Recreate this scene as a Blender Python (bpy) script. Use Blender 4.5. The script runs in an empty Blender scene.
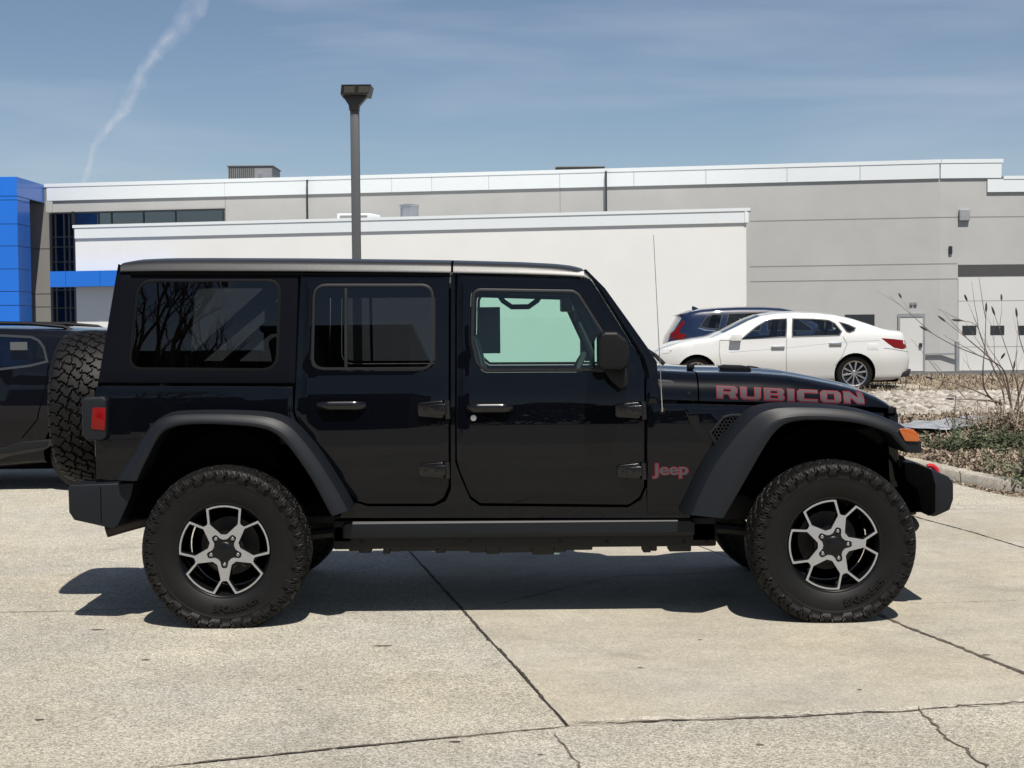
import bpy, bmesh, math, random
import numpy as np
from mathutils import Vector, Matrix
from mathutils.geometry import delaunay_2d_cdt
R = math.radians
random.seed(7); rng = np.random.default_rng(7)
S = bpy.context.scene
COL = S.collection

# ------------------------------------------------------------------ camera, sky, sun, exposure
F_PX = 1538.0; CAM_H = 1.5; PITCH = math.atan((384-326)/F_PX); ROLL = 0.0092
cam_d = bpy.data.cameras.new("camera"); cam = bpy.data.objects.new("camera", cam_d); COL.objects.link(cam)
cam_d.sensor_width = 36.0; cam_d.lens = 36.0*F_PX/1024.0; cam_d.clip_start = 0.1; cam_d.clip_end = 6000
CAM_M = Matrix.Rotation(math.pi/2-PITCH, 3, 'X') @ Matrix.Rotation(-ROLL, 3, 'Z')
cam.rotation_euler = CAM_M.to_euler(); cam.location = (0, 0, CAM_H)
S.camera = cam
S.view_settings.view_transform = 'Standard'; S.view_settings.look = 'None'
S.view_settings.gamma = 1.0; S.view_settings.exposure = 0.36
S.cycles.max_bounces = 8; S.cycles.transparent_max_bounces = 16
SUN = Vector((0.13, -0.56, 1.0)).normalized()
SUN_EL = math.asin(SUN.z); SUN_AZ = math.atan2(SUN.x, SUN.y)
W = bpy.data.worlds.new("World"); S.world = W; W.use_nodes = True
SKY_T = (0.81, 0.775, 0.75); SKY_S = 0.085; CLOUD_C = (5.8, 6.1, 6.8, 1)
def build_world():
    nt = W.node_tree; N = nt.nodes; L = nt.links; N.clear()
    out = N.new('ShaderNodeOutputWorld'); bg = N.new('ShaderNodeBackground')
    sky = N.new('ShaderNodeTexSky'); sky.sky_type = 'NISHITA'; sky.sun_disc = False
    sky.sun_elevation = SUN_EL; sky.sun_rotation = SUN_AZ
    sky.air_density = 0.85; sky.dust_density = 0.35; sky.ozone_density = 2.0; sky.altitude = 200
    tc = N.new('ShaderNodeTexCoord')
    def math_(op, a, b=None, c=None, clamp=False):
        n = N.new('ShaderNodeMath'); n.operation = op; n.use_clamp = clamp
        for i, v in enumerate((a, b, c)):
            if v is None: continue
            if isinstance(v, (int, float)): n.inputs[i].default_value = v
            else: L.new(v, n.inputs[i])
        return n.outputs[0]
    sep = N.new('ShaderNodeSeparateXYZ'); L.new(tc.outputs['Generated'], sep.inputs[0])
    x, y, z = sep.outputs
    # thin high cirrus: stretched noise in direction space
    mp = N.new('ShaderNodeMapping'); mp.inputs['Scale'].default_value = (1.1, 1.1, 9.0)
    mp.inputs['Rotation'].default_value = (0.0, R(5), 0.0)
    L.new(tc.outputs['Generated'], mp.inputs[0])
    nz = N.new('ShaderNodeTexNoise'); nz.inputs['Scale'].default_value = 2.6; nz.inputs['Detail'].default_value = 7
    nz.inputs['Roughness'].default_value = 0.52; nz.inputs['Distortion'].default_value = 0.5
    L.new(mp.outputs[0], nz.inputs['Vector'])
    cir = N.new('ShaderNodeMapRange'); cir.inputs['From Min'].default_value = 0.42; cir.inputs['From Max'].default_value = 0.78
    cir.inputs['To Max'].default_value = 0.36; L.new(nz.outputs['Fac'], cir.inputs['Value'])
    # vapour trail: a curved streak, u = x/y (azimuth), v = z/y (height)
    ysafe = math_('MAXIMUM', y, 0.05)
    u = math_('DIVIDE', x, ysafe); v = math_('DIVIDE', z, ysafe)
    wob = N.new('ShaderNodeTexNoise'); wob.inputs['Scale'].default_value = 42; wob.inputs['Detail'].default_value = 4
    L.new(tc.outputs['Generated'], wob.inputs['Vector'])
    w1 = math_('MULTIPLY', math_('SUBTRACT', wob.outputs['Fac'], 0.5), 0.026)
    # u along the trail as a function of v : from (-.283,.10) up to (-.195,.235)
    t = math_('DIVIDE', math_('SUBTRACT', v, 0.095), 0.125)
    uc = math_('ADD', math_('MULTIPLY', math_('MULTIPLY', t, t), 0.028), math_('ADD', math_('MULTIPLY', t, 0.062), -0.279))
    d = math_('ABSOLUTE', math_('ADD', math_('SUBTRACT', u, uc), w1))
    wid = math_('ADD', 0.0026, math_('MULTIPLY', math_('MAXIMUM', t, 0.0), 0.0068))
    core = math_('SUBTRACT', 1.0, math_('DIVIDE', d, wid), clamp=True)
    n2 = N.new('ShaderNodeTexNoise'); n2.inputs['Scale'].default_value = 70; n2.inputs['Detail'].default_value = 5
    L.new(tc.outputs['Generated'], n2.inputs['Vector'])
    tr = math_('MULTIPLY', math_('MULTIPLY', math_('POWER', core, 0.8), math_('POWER', n2.outputs['Fac'], 2.6)), 1.8)
    front = math_('GREATER_THAN', y, 0.1)
    tr = math_('MULTIPLY', tr, front)
    tr = math_('MULTIPLY', tr, math_('SUBTRACT', 1.0, math_('MULTIPLY', t, 0.30), clamp=True))
    cl = math_('ADD', tr, cir.outputs[0], clamp=True)
    # mild tint of the sky towards the steel blue of the photograph
    tint = N.new('ShaderNodeMix'); tint.data_type = 'RGBA'; tint.blend_type = 'MULTIPLY'; tint.inputs[0].default_value = 1.0
    L.new(sky.outputs[0], tint.inputs[6]); tint.inputs[7].default_value = (SKY_T[0], SKY_T[1], SKY_T[2], 1)
    mix = N.new('ShaderNodeMix'); mix.data_type = 'RGBA'; L.new(cl, mix.inputs[0])
    L.new(tint.outputs[2], mix.inputs[6]); mix.inputs[7].default_value = CLOUD_C
    L.new(mix.outputs[2], bg.inputs['Color']); bg.inputs['Strength'].default_value = SKY_S
    L.new(bg.outputs[0], out.inputs[0])
build_world()
sl = bpy.data.lights.new("sun", 'SUN'); so = bpy.data.objects.new("sun", sl); COL.objects.link(so)
sl.energy = 4.9; sl.angle = R(0.53); sl.color = (1.0, 0.95, 0.87)
so.rotation_euler = SUN.to_track_quat('Z', 'Y').to_euler(); so.location = (3, -12, 20)

# ------------------------------------------------------------------ tracing helpers (pixel of the photograph -> point in the world)
def ray(px, py):
    return CAM_M @ Vector(((px-512)/F_PX, (384-py)/F_PX, -1.0))
def at(px, py, Y):
    d = ray(px, py); k = Y/d.y
    return Vector((d.x*k, Y, CAM_H+d.z*k))
def terrain(x, y):
    pts_y = [-400, 15.5, 26.5, 34, 47, 56, 400]; pts_z = [0, 0, 0.20, 0.20, -0.28, -0.31, -0.31]
    return float(np.interp(y, pts_y, pts_z))
def G(px, py, dz=0.0):
    d = ray(px, py); lo, hi = 2.0, 300.0
    for _ in range(60):
        m = (lo+hi)/2; p = at(px, py, m)
        if p.z > terrain(p.x, p.y)+dz: lo = m
        else: hi = m
    return at(px, py, lo)
def hit(px, py, P, n):
    d = ray(px, py); o = Vector((0, 0, CAM_H)); k = (Vector(P)-o).dot(n)/d.dot(n)
    return o+d*k

# ------------------------------------------------------------------ materials
MATS = {}
def mat(name, col, rough=0.6, metal=0.0, coat=0.0, noise=None, bump=None, spec=None, emit=None, var=0.0, vscale=3.0, coat_rough=0.02, coat_ior=1.5):
    m = bpy.data.materials.new(name); m.use_nodes = True; nt = m.node_tree; N = nt.nodes; L = nt.links
    b = N['Principled BSDF']; b.inputs['Base Color'].default_value = (*col, 1); b.inputs['Roughness'].default_value = rough
    b.inputs['Metallic'].default_value = metal; b.inputs['Coat Weight'].default_value = coat; b.inputs['Coat Roughness'].default_value = coat_rough; b.inputs['Coat IOR'].default_value = coat_ior
    if spec is not None: b.inputs['Specular IOR Level'].default_value = spec
    if emit: b.inputs['Emission Color'].default_value = (*emit[:3], 1); b.inputs['Emission Strength'].default_value = emit[3]
    tc = N.new('ShaderNodeTexCoord')
    if var:
        nz = N.new('ShaderNodeTexNoise'); nz.inputs['Scale'].default_value = vscale; nz.inputs['Detail'].default_value = 6; nz.inputs['Roughness'].default_value = .6
        L.new(tc.outputs['Object'], nz.inputs['Vector'])
        mr = N.new('ShaderNodeMapRange'); mr.inputs['From Min'].default_value = .3; mr.inputs['From Max'].default_value = .7
        mr.inputs['To Min'].default_value = 1-var; mr.inputs['To Max'].default_value = 1+var
        L.new(nz.outputs['Fac'], mr.inputs['Value'])
        mx = N.new('ShaderNodeVectorMath'); mx.operation = 'SCALE'; mx.inputs[0].default_value = col; L.new(mr.outputs[0], mx.inputs['Scale'])
        L.new(mx.outputs[0], b.inputs['Base Color'])
    if bump:
        nb = N.new('ShaderNodeTexNoise'); nb.inputs['Scale'].default_value = bump[0]; nb.inputs['Detail'].default_value = 4
        L.new(tc.outputs['Object'], nb.inputs['Vector'])
        bp = N.new('ShaderNodeBump'); bp.inputs['Strength'].default_value = bump[1]; bp.inputs['Distance'].default_value = bump[2]
        L.new(nb.outputs['Fac'], bp.inputs['Height']); L.new(bp.outputs[0], b.inputs['Normal'])
    MATS[name] = m; return m
def glass(name, tint, gloss=(1, 1, 1), ior=1.52, rough=0.0):
    m = bpy.data.materials.new(name); m.use_nodes = True; nt = m.node_tree; N = nt.nodes; L = nt.links; N.clear()
    o = N.new('ShaderNodeOutputMaterial'); t = N.new('ShaderNodeBsdfTransparent'); g = N.new('ShaderNodeBsdfGlossy')
    t.inputs[0].default_value = (*tint, 1); g.inputs['Color'].default_value = (*gloss, 1); g.inputs['Roughness'].default_value = rough
    fr = N.new('ShaderNodeFresnel'); fr.inputs[0].default_value = ior; mx = N.new('ShaderNodeMixShader')
    L.new(fr.outputs[0], mx.inputs[0]); L.new(t.outputs[0], mx.inputs[1]); L.new(g.outputs[0], mx.inputs[2]); L.new(mx.outputs[0], o.inputs[0])
    MATS[name] = m; return m
mat('paint', (0.0012, 0.0016, 0.0030), .35, 0, 1.0, spec=.03, coat_rough=.010, coat_ior=1.34)
mat('hardtop', (0.0030, 0.0038, 0.0062), .58, spec=.05, bump=(900, .25, .0006), var=.06, vscale=8)
mat('trim_gloss', (0.003, 0.003, 0.0035), .22, spec=.5)
mat('plastic', (0.0050, 0.0065, 0.0092), .48, spec=.30, bump=(1100, .3, .0006), var=.08, vscale=9)
mat('plastic_dark', (0.003, 0.003, 0.004), .5, spec=.25, var=.1)
mat('roof_edge', (0.018, 0.018, 0.020), .33, spec=.34, bump=(1000, .3, .0006))
mat('seal', (0.003, 0.003, 0.0035), .42, spec=.2)
mat('door_seal', (0.011, 0.011, 0.012), .42, spec=.35)
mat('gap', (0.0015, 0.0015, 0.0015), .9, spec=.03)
mat('rubber', (0.0040, 0.0037, 0.0036), .56, spec=.24, bump=(260, .2, .0008), var=.25, vscale=16)
mat('rubber_side', (0.0065, 0.006, 0.0058), .45, spec=.3, var=.25, vscale=14)
mat('rim_black', (0.004, 0.004, 0.005), .35, 0, .15, spec=.2)
mat('rim_machined', (0.58, 0.59, 0.62), .36, 1.0, var=.04, vscale=60)
mat('lug', (0.45, 0.45, 0.46), .25, 1.0)
mat('disc', (0.05, 0.048, 0.045), .5, .8, var=.2, vscale=20)
mat('caliper', (0.05, 0.05, 0.05), .5)
mat('chassis', (0.005, 0.0048, 0.0045), .6, var=.4, vscale=6)
mat('chassis_dusty', (0.006, 0.0055, 0.0048), .75, var=.4, vscale=10)
mat('exhaust', (0.035, 0.028, 0.024), .45, .6, var=.3, vscale=14)
mat('red_lens', (0.15, 0.002, 0.002), .25, 0, .6, spec=.15, coat_ior=1.35)
mat('red_lens_dark', (0.25, 0.006, 0.008), .12, 0, 1)
mat('amber_lens', (0.36, 0.075, 0.005), .15, 0, 1)
mat('tow_red', (0.42, 0.008, 0.018), .35, 0, .5)
mat('badge_grey', (0.055, 0.050, 0.056), .6, spec=.15)
mat('badge_red', (0.15, 0.010, 0.020), .55, spec=.2)
mat('chrome', (0.75, 0.75, 0.75), .12, 1)
mat('interior', (0.020, 0.020, 0.022), .7)
mat('interior_grey', (0.06, 0.065, 0.07), .6)
mat('seat_leather', (0.022, 0.021, 0.022), .5)
mat('headliner', (0.10, 0.10, 0.10), .9)
mat('paper_back', (0.22, 0.24, 0.25), .8); mat('paper_dim', (0.07, 0.075, 0.08), .8)
mat('mirror', (0.8, 0.8, 0.8), .02, 1)
glass('glass_tint', (0.15, 0.16, 0.165), ior=1.5)
glass('glass_clear', (0.65, 0.86, 0.78), ior=1.5)
glass('glass_car', (0.78, 0.86, 0.84), ior=1.6)
glass('glass_dark', (0.03, 0.035, 0.04), ior=1.55)
mat('car_white', (0.585, 0.585, 0.57), .3, 0, 1.0)
mat('car_blue', (0.004, 0.012, 0.042), .35, 0, 1.0, spec=.2)
mat('car_black', (0.0025, 0.0028, 0.005), .35, 0, 1.0, spec=.04, coat_ior=1.34)
mat('silver', (0.55, 0.55, 0.56), .28, 1)
mat('cladding', (0.012, 0.012, 0.012), .5)
mat('headlamp', (0.5, 0.5, 0.48), .1, .4, 1)

# ------------------------------------------------------------------ mesh helpers
def set_tags(o, label=None, cat=None, group=None, kind=None):
    if label: o['label'] = label
    if cat: o['category'] = cat
    if group: o['group'] = group
    if kind: o['kind'] = kind
    return o
def root_loc(o):
    v = Vector((0, 0, 0))
    while o is not None: v += o.location; o = o.parent
    return v
def empty(name, loc, label, cat, group=None):
    o = bpy.data.objects.new(name, None); COL.objects.link(o); o.location = loc; o.empty_display_size = .3
    return set_tags(o, label, cat, group)
def mesh_obj(name, V, Fc, m, parent=None, sharp=32, loc=None, world=True, smooth=True):
    """V in world coordinates (world=True) or local to loc"""
    me = bpy.data.meshes.new(name)
    loc = Vector(loc) if loc is not None else Vector((0, 0, 0))
    base = root_loc(parent) if parent is not None else Vector((0, 0, 0))
    if world:
        off = base+loc; V = [(v[0]-off.x, v[1]-off.y, v[2]-off.z) for v in V]
    me.from_pydata([tuple(v) for v in V], [], [tuple(f) for f in Fc]); me.validate()
    bm = bmesh.new(); bm.from_mesh(me); bmesh.ops.remove_doubles(bm, verts=bm.verts, dist=1e-5)
    bm.to_mesh(me); bm.free()
    if smooth:
        me.shade_smooth()
        me.set_sharp_from_angle(angle=R(sharp))
    o = bpy.data.objects.new(name, me); COL.objects.link(o); o.parent = parent; o.location = loc
    if isinstance(m, str): m = MATS[m]
    me.materials.append(m); return o
class MB:
    def __init__(s): s.V = []; s.F = []
    def add(s, V, Fc):
        k = len(s.V); s.V += [tuple(v) for v in V]; s.F += [tuple(i+k for i in f) for f in Fc]; return s
    def bm(s, b):
        b.verts.ensure_lookup_table(); b.verts.index_update()
        s.add([v.co[:] for v in b.verts], [[v.index for v in f.verts] for f in b.faces]); b.free(); return s
    def box(s, x0, x1, y0, y1, z0, z1, bev=0, seg=2):
        b = bmesh.new(); bmesh.ops.create_cube(b, size=1)
        for v in b.verts: v.co = Vector((x0 if v.co.x < 0 else x1, y0 if v.co.y < 0 else y1, z0 if v.co.z < 0 else z1))
        if bev: bmesh.ops.bevel(b, geom=b.edges[:], offset=bev, segments=seg, profile=.5, affect='EDGES')
        return s.bm(b)
    def prism(s, out, y0, y1, bev=0, seg=2, axis='y', ang=30):
        """outline in XZ extruded along Y (axis 'y'), XY along Z ('z') or YZ along X ('x')"""
        b = bmesh.new()
        mp = {'y': lambda p, q: (p[0], q, p[1]), 'z': lambda p, q: (p[0], p[1], q), 'x': lambda p, q: (q, p[0], p[1])}[axis]
        A = [b.verts.new(mp(p, y0)) for p in out]; B = [b.verts.new(mp(p, y1)) for p in out]; n = len(out)
        b.faces.new(A); b.faces.new(B[::-1])
        for i in range(n): b.faces.new((A[i], B[i], B[(i+1) % n], A[(i+1) % n]))
        bmesh.ops.recalc_face_normals(b, faces=b.faces[:])
        if bev:
            es = [e for e in b.edges if len(e.link_faces) == 2 and e.calc_face_angle(0) > R(ang)]
            bmesh.ops.bevel(b, geom=es, offset=bev, segments=seg, profile=.5, affect='EDGES', clamp_overlap=True)
        return s.bm(b)
    def tube(s, path, rad, n=8, cap=True, squash=None):
        path = [Vector(p) for p in path]; m = len(path)
        if not hasattr(rad, '__len__'): rad = [rad]*m
        V = []; up = Vector((0, 0, 1))
        prev = None
        for i, p in enumerate(path):
            t = (path[min(i+1, m-1)]-path[max(i-1, 0)]).normalized()
            if prev is None:
                a = t.cross(up if abs(t.z) < .9 else Vector((1, 0, 0))).normalized()
            else:
                a = (prev-t*prev.dot(t)).normalized()
            prev = a; c = t.cross(a)
            for k in range(n):
                th = 2*math.pi*k/n; V.append(p+(a*math.cos(th)+c*math.sin(th))*rad[i])
        Fc = [(i*n+k, i*n+(k+1) % n, (i+1)*n+(k+1) % n, (i+1)*n+k) for i in range(m-1) for k in range(n)]
        if cap: Fc += [tuple(range(n))[::-1], tuple(range((m-1)*n, m*n))]
        return s.add(V, Fc)
    def lathe(s, prof, c=(0, 0, 0), n=48, axis='y', closed=False):
        V = []; m = len(prof)
        for k in range(n):
            a = 2*math.pi*k/n; ca, sa = math.cos(a), math.sin(a)
            for (h, r) in prof:
                p = {'y': (r*ca, h, r*sa), 'z': (r*ca, r*sa, h), 'x': (h, r*ca, r*sa)}[axis]
                V.append((p[0]+c[0], p[1]+c[1], p[2]+c[2]))
        mm = m if closed else m-1
        Fc = [(k*m+i, k*m+(i+1) % m, ((k+1) % n)*m+(i+1) % m, ((k+1) % n)*m+i) for k in range(n) for i in range(mm)]
        return s.add(V, Fc)
    def grid(s, P):
        """P[i][j] points"""
        n, m = len(P), len(P[0]); V = [p for row in P for p in row]
        return s.add(V, [(i*m+j, i*m+j+1, (i+1)*m+j+1, (i+1)*m+j) for i in range(n-1) for j in range(m-1)])
    def obj(s, name, m, parent=None, **k): return mesh_obj(name, s.V, s.F, m, parent, **k)
def fix_normals(o):
    b = bmesh.new(); b.from_mesh(o.data); bmesh.ops.recalc_face_normals(b, faces=b.faces[:]); b.to_mesh(o.data); b.free(); return o
# ---- 2D polygon tools
def spline(pts, closed=False, n=6, r=None):
    """Catmull-Rom through pts"""
    P = [np.array(p, float) for p in pts]; m = len(P); out = []
    rng_ = range(m) if closed else range(m-1)
    for i in rng_:
        p0 = P[(i-1) % m] if closed or i > 0 else P[0]; p1 = P[i]; p2 = P[(i+1) % m]; p3 = P[(i+2) % m] if closed or i+2 < m else P[-1]
        for k in range(n):
            t = k/n; out.append(.5*((2*p1)+(-p0+p2)*t+(2*p0-5*p1+4*p2-p3)*t*t+(-p0+3*p1-3*p2+p3)*t**3))
    if not closed: out.append(P[-1])
    return [tuple(p) for p in out]
def rounded(pts, r, n=5):
    """round every corner of a closed polygon with radius r (or list)"""
    m = len(pts); out = []
    for i in range(m):
        p = Vector(pts[i]); a = Vector(pts[i-1])-p; b = Vector(pts[(i+1) % m])-p
        rr = r[i] if hasattr(r, '__len__') else r
        if rr <= 0: out.append(tuple(p)); continue
        la, lb = a.length, b.length; a.normalize(); b.normalize()
        ang = a.angle(b)
        if ang > R(172): out.append(tuple(p)); continue
        d = min(rr/math.tan(ang/2), .48*la, .48*lb)
        A = p+a*d; B = p+b*d
        for k in range(n+1):
            t = k/n; out.append(tuple(A*(1-t)**2+p*2*t*(1-t)+B*t*t))
    return out
def area(p): return .5*sum(p[i-1][0]*p[i][1]-p[i][0]*p[i-1][1] for i in range(len(p)))
def offset(pts, d):
    """positive d = inwards"""
    s = 1 if area(pts) > 0 else -1; m = len(pts); out = []
    for i in range(m):
        a = np.array(pts[i-1]); b = np.array(pts[i]); c = np.array(pts[(i+1) % m])
        u = b-a; v = c-b; u = u/(np.linalg.norm(u)+1e-12); v = v/(np.linalg.norm(v)+1e-12)
        n1 = np.array([-u[1], u[0]])*s; n2 = np.array([-v[1], v[0]])*s; n_ = n1+n2; L_ = np.linalg.norm(n_)
        n_ = n_/L_ if L_ > 1e-6 else n1
        k = 1/max(.45, n_.dot(n1)); out.append(tuple(b+n_*d*k))
    return out
def inside(P, poly):
    P = np.asarray(P); x, y = P[:, 0], P[:, 1]; r = np.zeros(len(P), bool); m = len(poly)
    for i in range(m):
        x0, y0 = poly[i-1]; x1, y1 = poly[i]
        if y0 == y1: continue
        c = ((y0 > y) != (y1 > y)) & (x < (x1-x0)*(y-y0)/(y1-y0)+x0); r ^= c
    return r
def dist_poly(P, poly, closed=True):
    P = np.asarray(P, float); D = np.full(len(P), 1e9); m = len(poly)
    for i in range(0 if closed else 1, m):
        a = np.array(poly[i-1], float); b = np.array(poly[i], float); ab = b-a; L2 = ab.dot(ab)+1e-12
        t = np.clip(((P-a)@ab)/L2, 0, 1); D = np.minimum(D, np.hypot(*(P-a-t[:, None]*ab).T))
    return D
def resample(poly, step, closed=True):
    out = []; m = len(poly)
    for i in range(m if closed else m-1):
        a = np.array(poly[i], float); b = np.array(poly[(i+1) % m], float); k = max(1, int(math.ceil(np.linalg.norm(b-a)/step)))
        out += [tuple(a+(b-a)*j/k) for j in range(k)]
    if not closed: out.append(tuple(poly[-1]))
    return out
def fill(outline, holes=(), res=.05, rings=()):
    """triangulate a polygon with holes and interior grid; returns pts, tris, ring index 0 = boundary"""
    loops = [resample(outline, res)]+[resample(h, res) for h in holes]
    for d in rings: loops.append(resample(offset(outline, d), res))
    V = []; E = []
    for lp in loops:
        k = len(V); V += lp; E += [(k+i, k+(i+1) % len(lp)) for i in range(len(lp))]
    xs = [p[0] for p in outline]; zs = [p[1] for p in outline]
    gx = np.arange(min(xs)+res*.5, max(xs), res); gz = np.arange(min(zs)+res*.5, max(zs), res)
    Gd = np.array([(a, b) for a in gx for b in gz])
    if len(Gd):
        ok = inside(Gd, outline)
        for h in holes: ok &= ~inside(Gd, h)
        for lp in loops: ok &= dist_poly(Gd, lp) > res*.45
        V += [tuple(p) for p in Gd[ok]]
    r = delaunay_2d_cdt([Vector(v) for v in V], E, [], 0, 1e-6)
    P = np.array([tuple(v) for v in r[0]]); T = np.array([f for f in r[2] if len(f) == 3])
    C = P[T].mean(axis=1); ok = inside(C, outline)
    for h in holes: ok &= ~inside(C, h)
    return P, T[ok]
def panel(name, outline, yfn, m, parent, holes=(), res=.05, thick=.02, bevel=0.0, out=0.0, sign=-1, sil=None, silr=0.0, both=False, sharp=40, extra_rings=()):
    """curved sheet: outline in (x,z); y = Yc + sign*(hw(x,z)+out); bevel rolls the border inwards; sil rolls off at the silhouette"""
    rings = [bevel*.35, bevel] if bevel else []
    rings = rings+list(extra_rings)
    P, T = fill(outline, holes, res, rings)
    H = yfn(P[:, 0], P[:, 1])+out
    if bevel:
        D = dist_poly(P, outline)
        q = np.clip(1-D/bevel, 0, 1); H = H-bevel*(1-np.sqrt(np.clip(1-q*q, 0, 1)))
    if sil is not None:
        D = dist_poly(P, sil); q = np.clip(1-D/silr, 0, 1); H = H-silr*(1-np.sqrt(np.clip(1-q*q, 0, 1)))*.85
    Yc = root_loc(parent).y if parent is not None else 0
    edge = {}
    for t in T:
        for a, b in ((t[0], t[1]), (t[1], t[2]), (t[2], t[0])):
            k = (min(a, b), max(a, b)); edge.setdefault(k, []).append((a, b))
    V = [(P[i, 0], sign*H[i], P[i, 1]) for i in range(len(P))]; n = len(V)
    Fc = [tuple(t) if sign < 0 else tuple(t[::-1]) for t in T]
    # front face for sign -1 must have normal -Y : (x,z) ccw -> normal -Y
    if thick:
        V += [(P[i, 0], sign*(H[i]-thick), P[i, 1]) for i in range(len(P))]
        Fc += [tuple(n+i for i in f[::-1]) for f in Fc[:len(T)]]
        for k, l in edge.items():
            if len(l) == 1:
                a, b = l[0]
                q = (b, a, n+a, n+b)
                Fc.append(q if sign < 0 else q[::-1])
    V = [(v[0], v[1]+Yc, v[2]) for v in V]
    if both:
        k = len(V); V += [(v[0], 2*Yc-v[1], v[2]) for v in V]; Fc += [tuple(i+k for i in f[::-1]) for f in Fc[:]]
    return mesh_obj(name, V, Fc, m, parent, sharp=sharp)
def sweep(name, path, prof, m, parent, sharp=35):
    """generic grid from path points list of section lists"""
    return MB().grid(path).obj(name, m, parent, sharp=sharp)
# ------------------------------------------------------------------ tyre with block tread (shared mesh data)
def tyre_mesh(Rt=0.4235, half=0.142, rim=0.222, nth=900):
    ntr = 84; wt = .125
    # profile (h, r): left bead -> tread -> right bead ; parameter s marks tread area
    side = [(.098, rim), (.112, rim+.006), (.126, .250), (.138, .280), (.1435, .305), (.145, .325), (.1448, .334), (.1462, .336), (.1462, .341), (.1456, .3435),
            (.1455, .352), (.1465, .360), (.1462, .368), (.1455, .376), (.144, .384), (.141, .392), (.1365, .400)]
    side = [(h*half/.1455, r*1.0) for h, r in side]
    tread = []
    for i in range(ntr+1):
        t = -1+2*i/ntr; h = t*wt; r = Rt-.010*t*t-.003*abs(t)**6
        tread.append((h, r))
    prof = [(-h, r) for h, r in side]+tread+side[::-1]
    H = np.array([p[0] for p in prof]); Rr = np.array([p[1] for p in prof]); m = len(prof)
    th = np.arange(nth)*2*np.pi/nth; L = 2*np.pi*Rt
    TH, HH = np.meshgrid(th, H, indexing='ij'); RR = np.tile(Rr, (nth, 1))
    s = TH/(2*np.pi)*L
    npitch = 42; pitch = L/npitch
    # interlocking blocks: five staggered rows, warped
    rg = np.random.default_rng(3)
    rows = [-.104, -.054, 0.0, .054, .104]; cen = []
    for ri, t0 in enumerate(rows):
        for k in range(npitch):
            cen.append(((k+.5*(ri % 2)+.14*math.sin(k*2.4+ri))*pitch, t0+.010*math.sin(k*math.pi+ri*1.3)+rg.uniform(-.003, .003)))
    cen = np.array(cen)
    ws = s+.007*np.sin(HH*120)+.003*np.sin(HH*330+s*50); wh = HH+.0065*np.sin(s*2*np.pi/pitch*1.0+HH*40)+.003*np.sin(s*2*np.pi/pitch*2+1)
    F1 = np.full(s.shape, 9.); F2 = np.full(s.shape, 9.)
    for (cs, ch) in cen:
        j0 = int((cs/L*nth)-nth*2.6*pitch/L); j1 = int((cs/L*nth)+nth*2.6*pitch/L)
        idx = np.arange(j0, j1) % nth
        ds = ws[idx]-cs; ds = (ds+L/2) % L-L/2
        d = np.hypot(ds*1.15, (wh[idx]-ch)*.95)
        f1 = F1[idx]; f2 = F2[idx]
        n2 = np.where(d < f1, f1, np.minimum(f2, d)); n1 = np.minimum(f1, d); F1[idx] = n1; F2[idx] = n2
    gap = F2-F1
    blk = np.clip((gap-.0060)/.0030, 0, 1)
    sipe = ((np.abs(((ws*1.0+HH*1.7) % .021)-.0105) < .0011) & (np.abs(HH) < .12)).astype(float)
    depth = (1-blk)*.0135
    ontread = (np.abs(HH) <= wt+1e-6) & (RR > .40)
    disp = np.where(ontread, -depth, 0)
    # shoulder lugs running onto the sidewall
    ph = (s/pitch+.16*np.sin(RR*170)+.10*np.sign(HH)) % 1.0
    k = np.floor(s/pitch+.10*np.sign(HH)); longl = (k % 2 == 0)
    lug = (ph > .13).astype(float)
    lim = np.where(longl, .345, .362)
    shoulder = (~ontread) & (RR > lim)
    notch = (np.abs(ph-.58) < .05) & (RR > .372)
    hb = np.where(shoulder, lug*.0100-(notch*.004), 0.0)
    # raised sidewall ribs
    small = (~ontread) & (RR > .345) & (RR <= lim)
    hb = hb+np.where(small & ((ph*6 % 1) > .5), .0012, 0)
    sg = np.sign(HH); HH2 = HH+sg*hb*np.clip((.412-RR)/.03, .35, 1); RR2 = RR+disp+np.where(shoulder, hb*.55, 0)
    X = RR2*np.cos(TH); Z = RR2*np.sin(TH)
    Vv = np.stack([X, HH2, Z], -1).reshape(-1, 3)
    ii, jj = np.meshgrid(np.arange(nth), np.arange(m-1), indexing='ij'); i2 = (ii+1) % nth
    Fq = np.stack([ii*m+jj, ii*m+jj+1, i2*m+jj+1, i2*m+jj], -1).reshape(-1, 4)
    me = bpy.data.meshes.new('tyre'); me.from_pydata(Vv.tolist(), [], Fq.tolist())
    me.shade_smooth(); me.set_sharp_from_angle(angle=R(38)); me.materials.append(MATS['rubber']); return me
def loaded(me0):
    me = me0.copy(); n = len(me.vertices); co = np.empty(n*3); me.vertices.foreach_get('co', co); co = co.reshape(-1, 3)
    z = co[:, 2]; lowm = z < -.388
    bul = np.clip((-.30-z)/.10, 0, 1); co[:, 1] *= 1+.035*bul
    co[:, 2] = np.where(lowm, -.388+(z+.388)*.10, z); me.vertices.foreach_set('co', co.reshape(-1)); me.update(); return me
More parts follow.
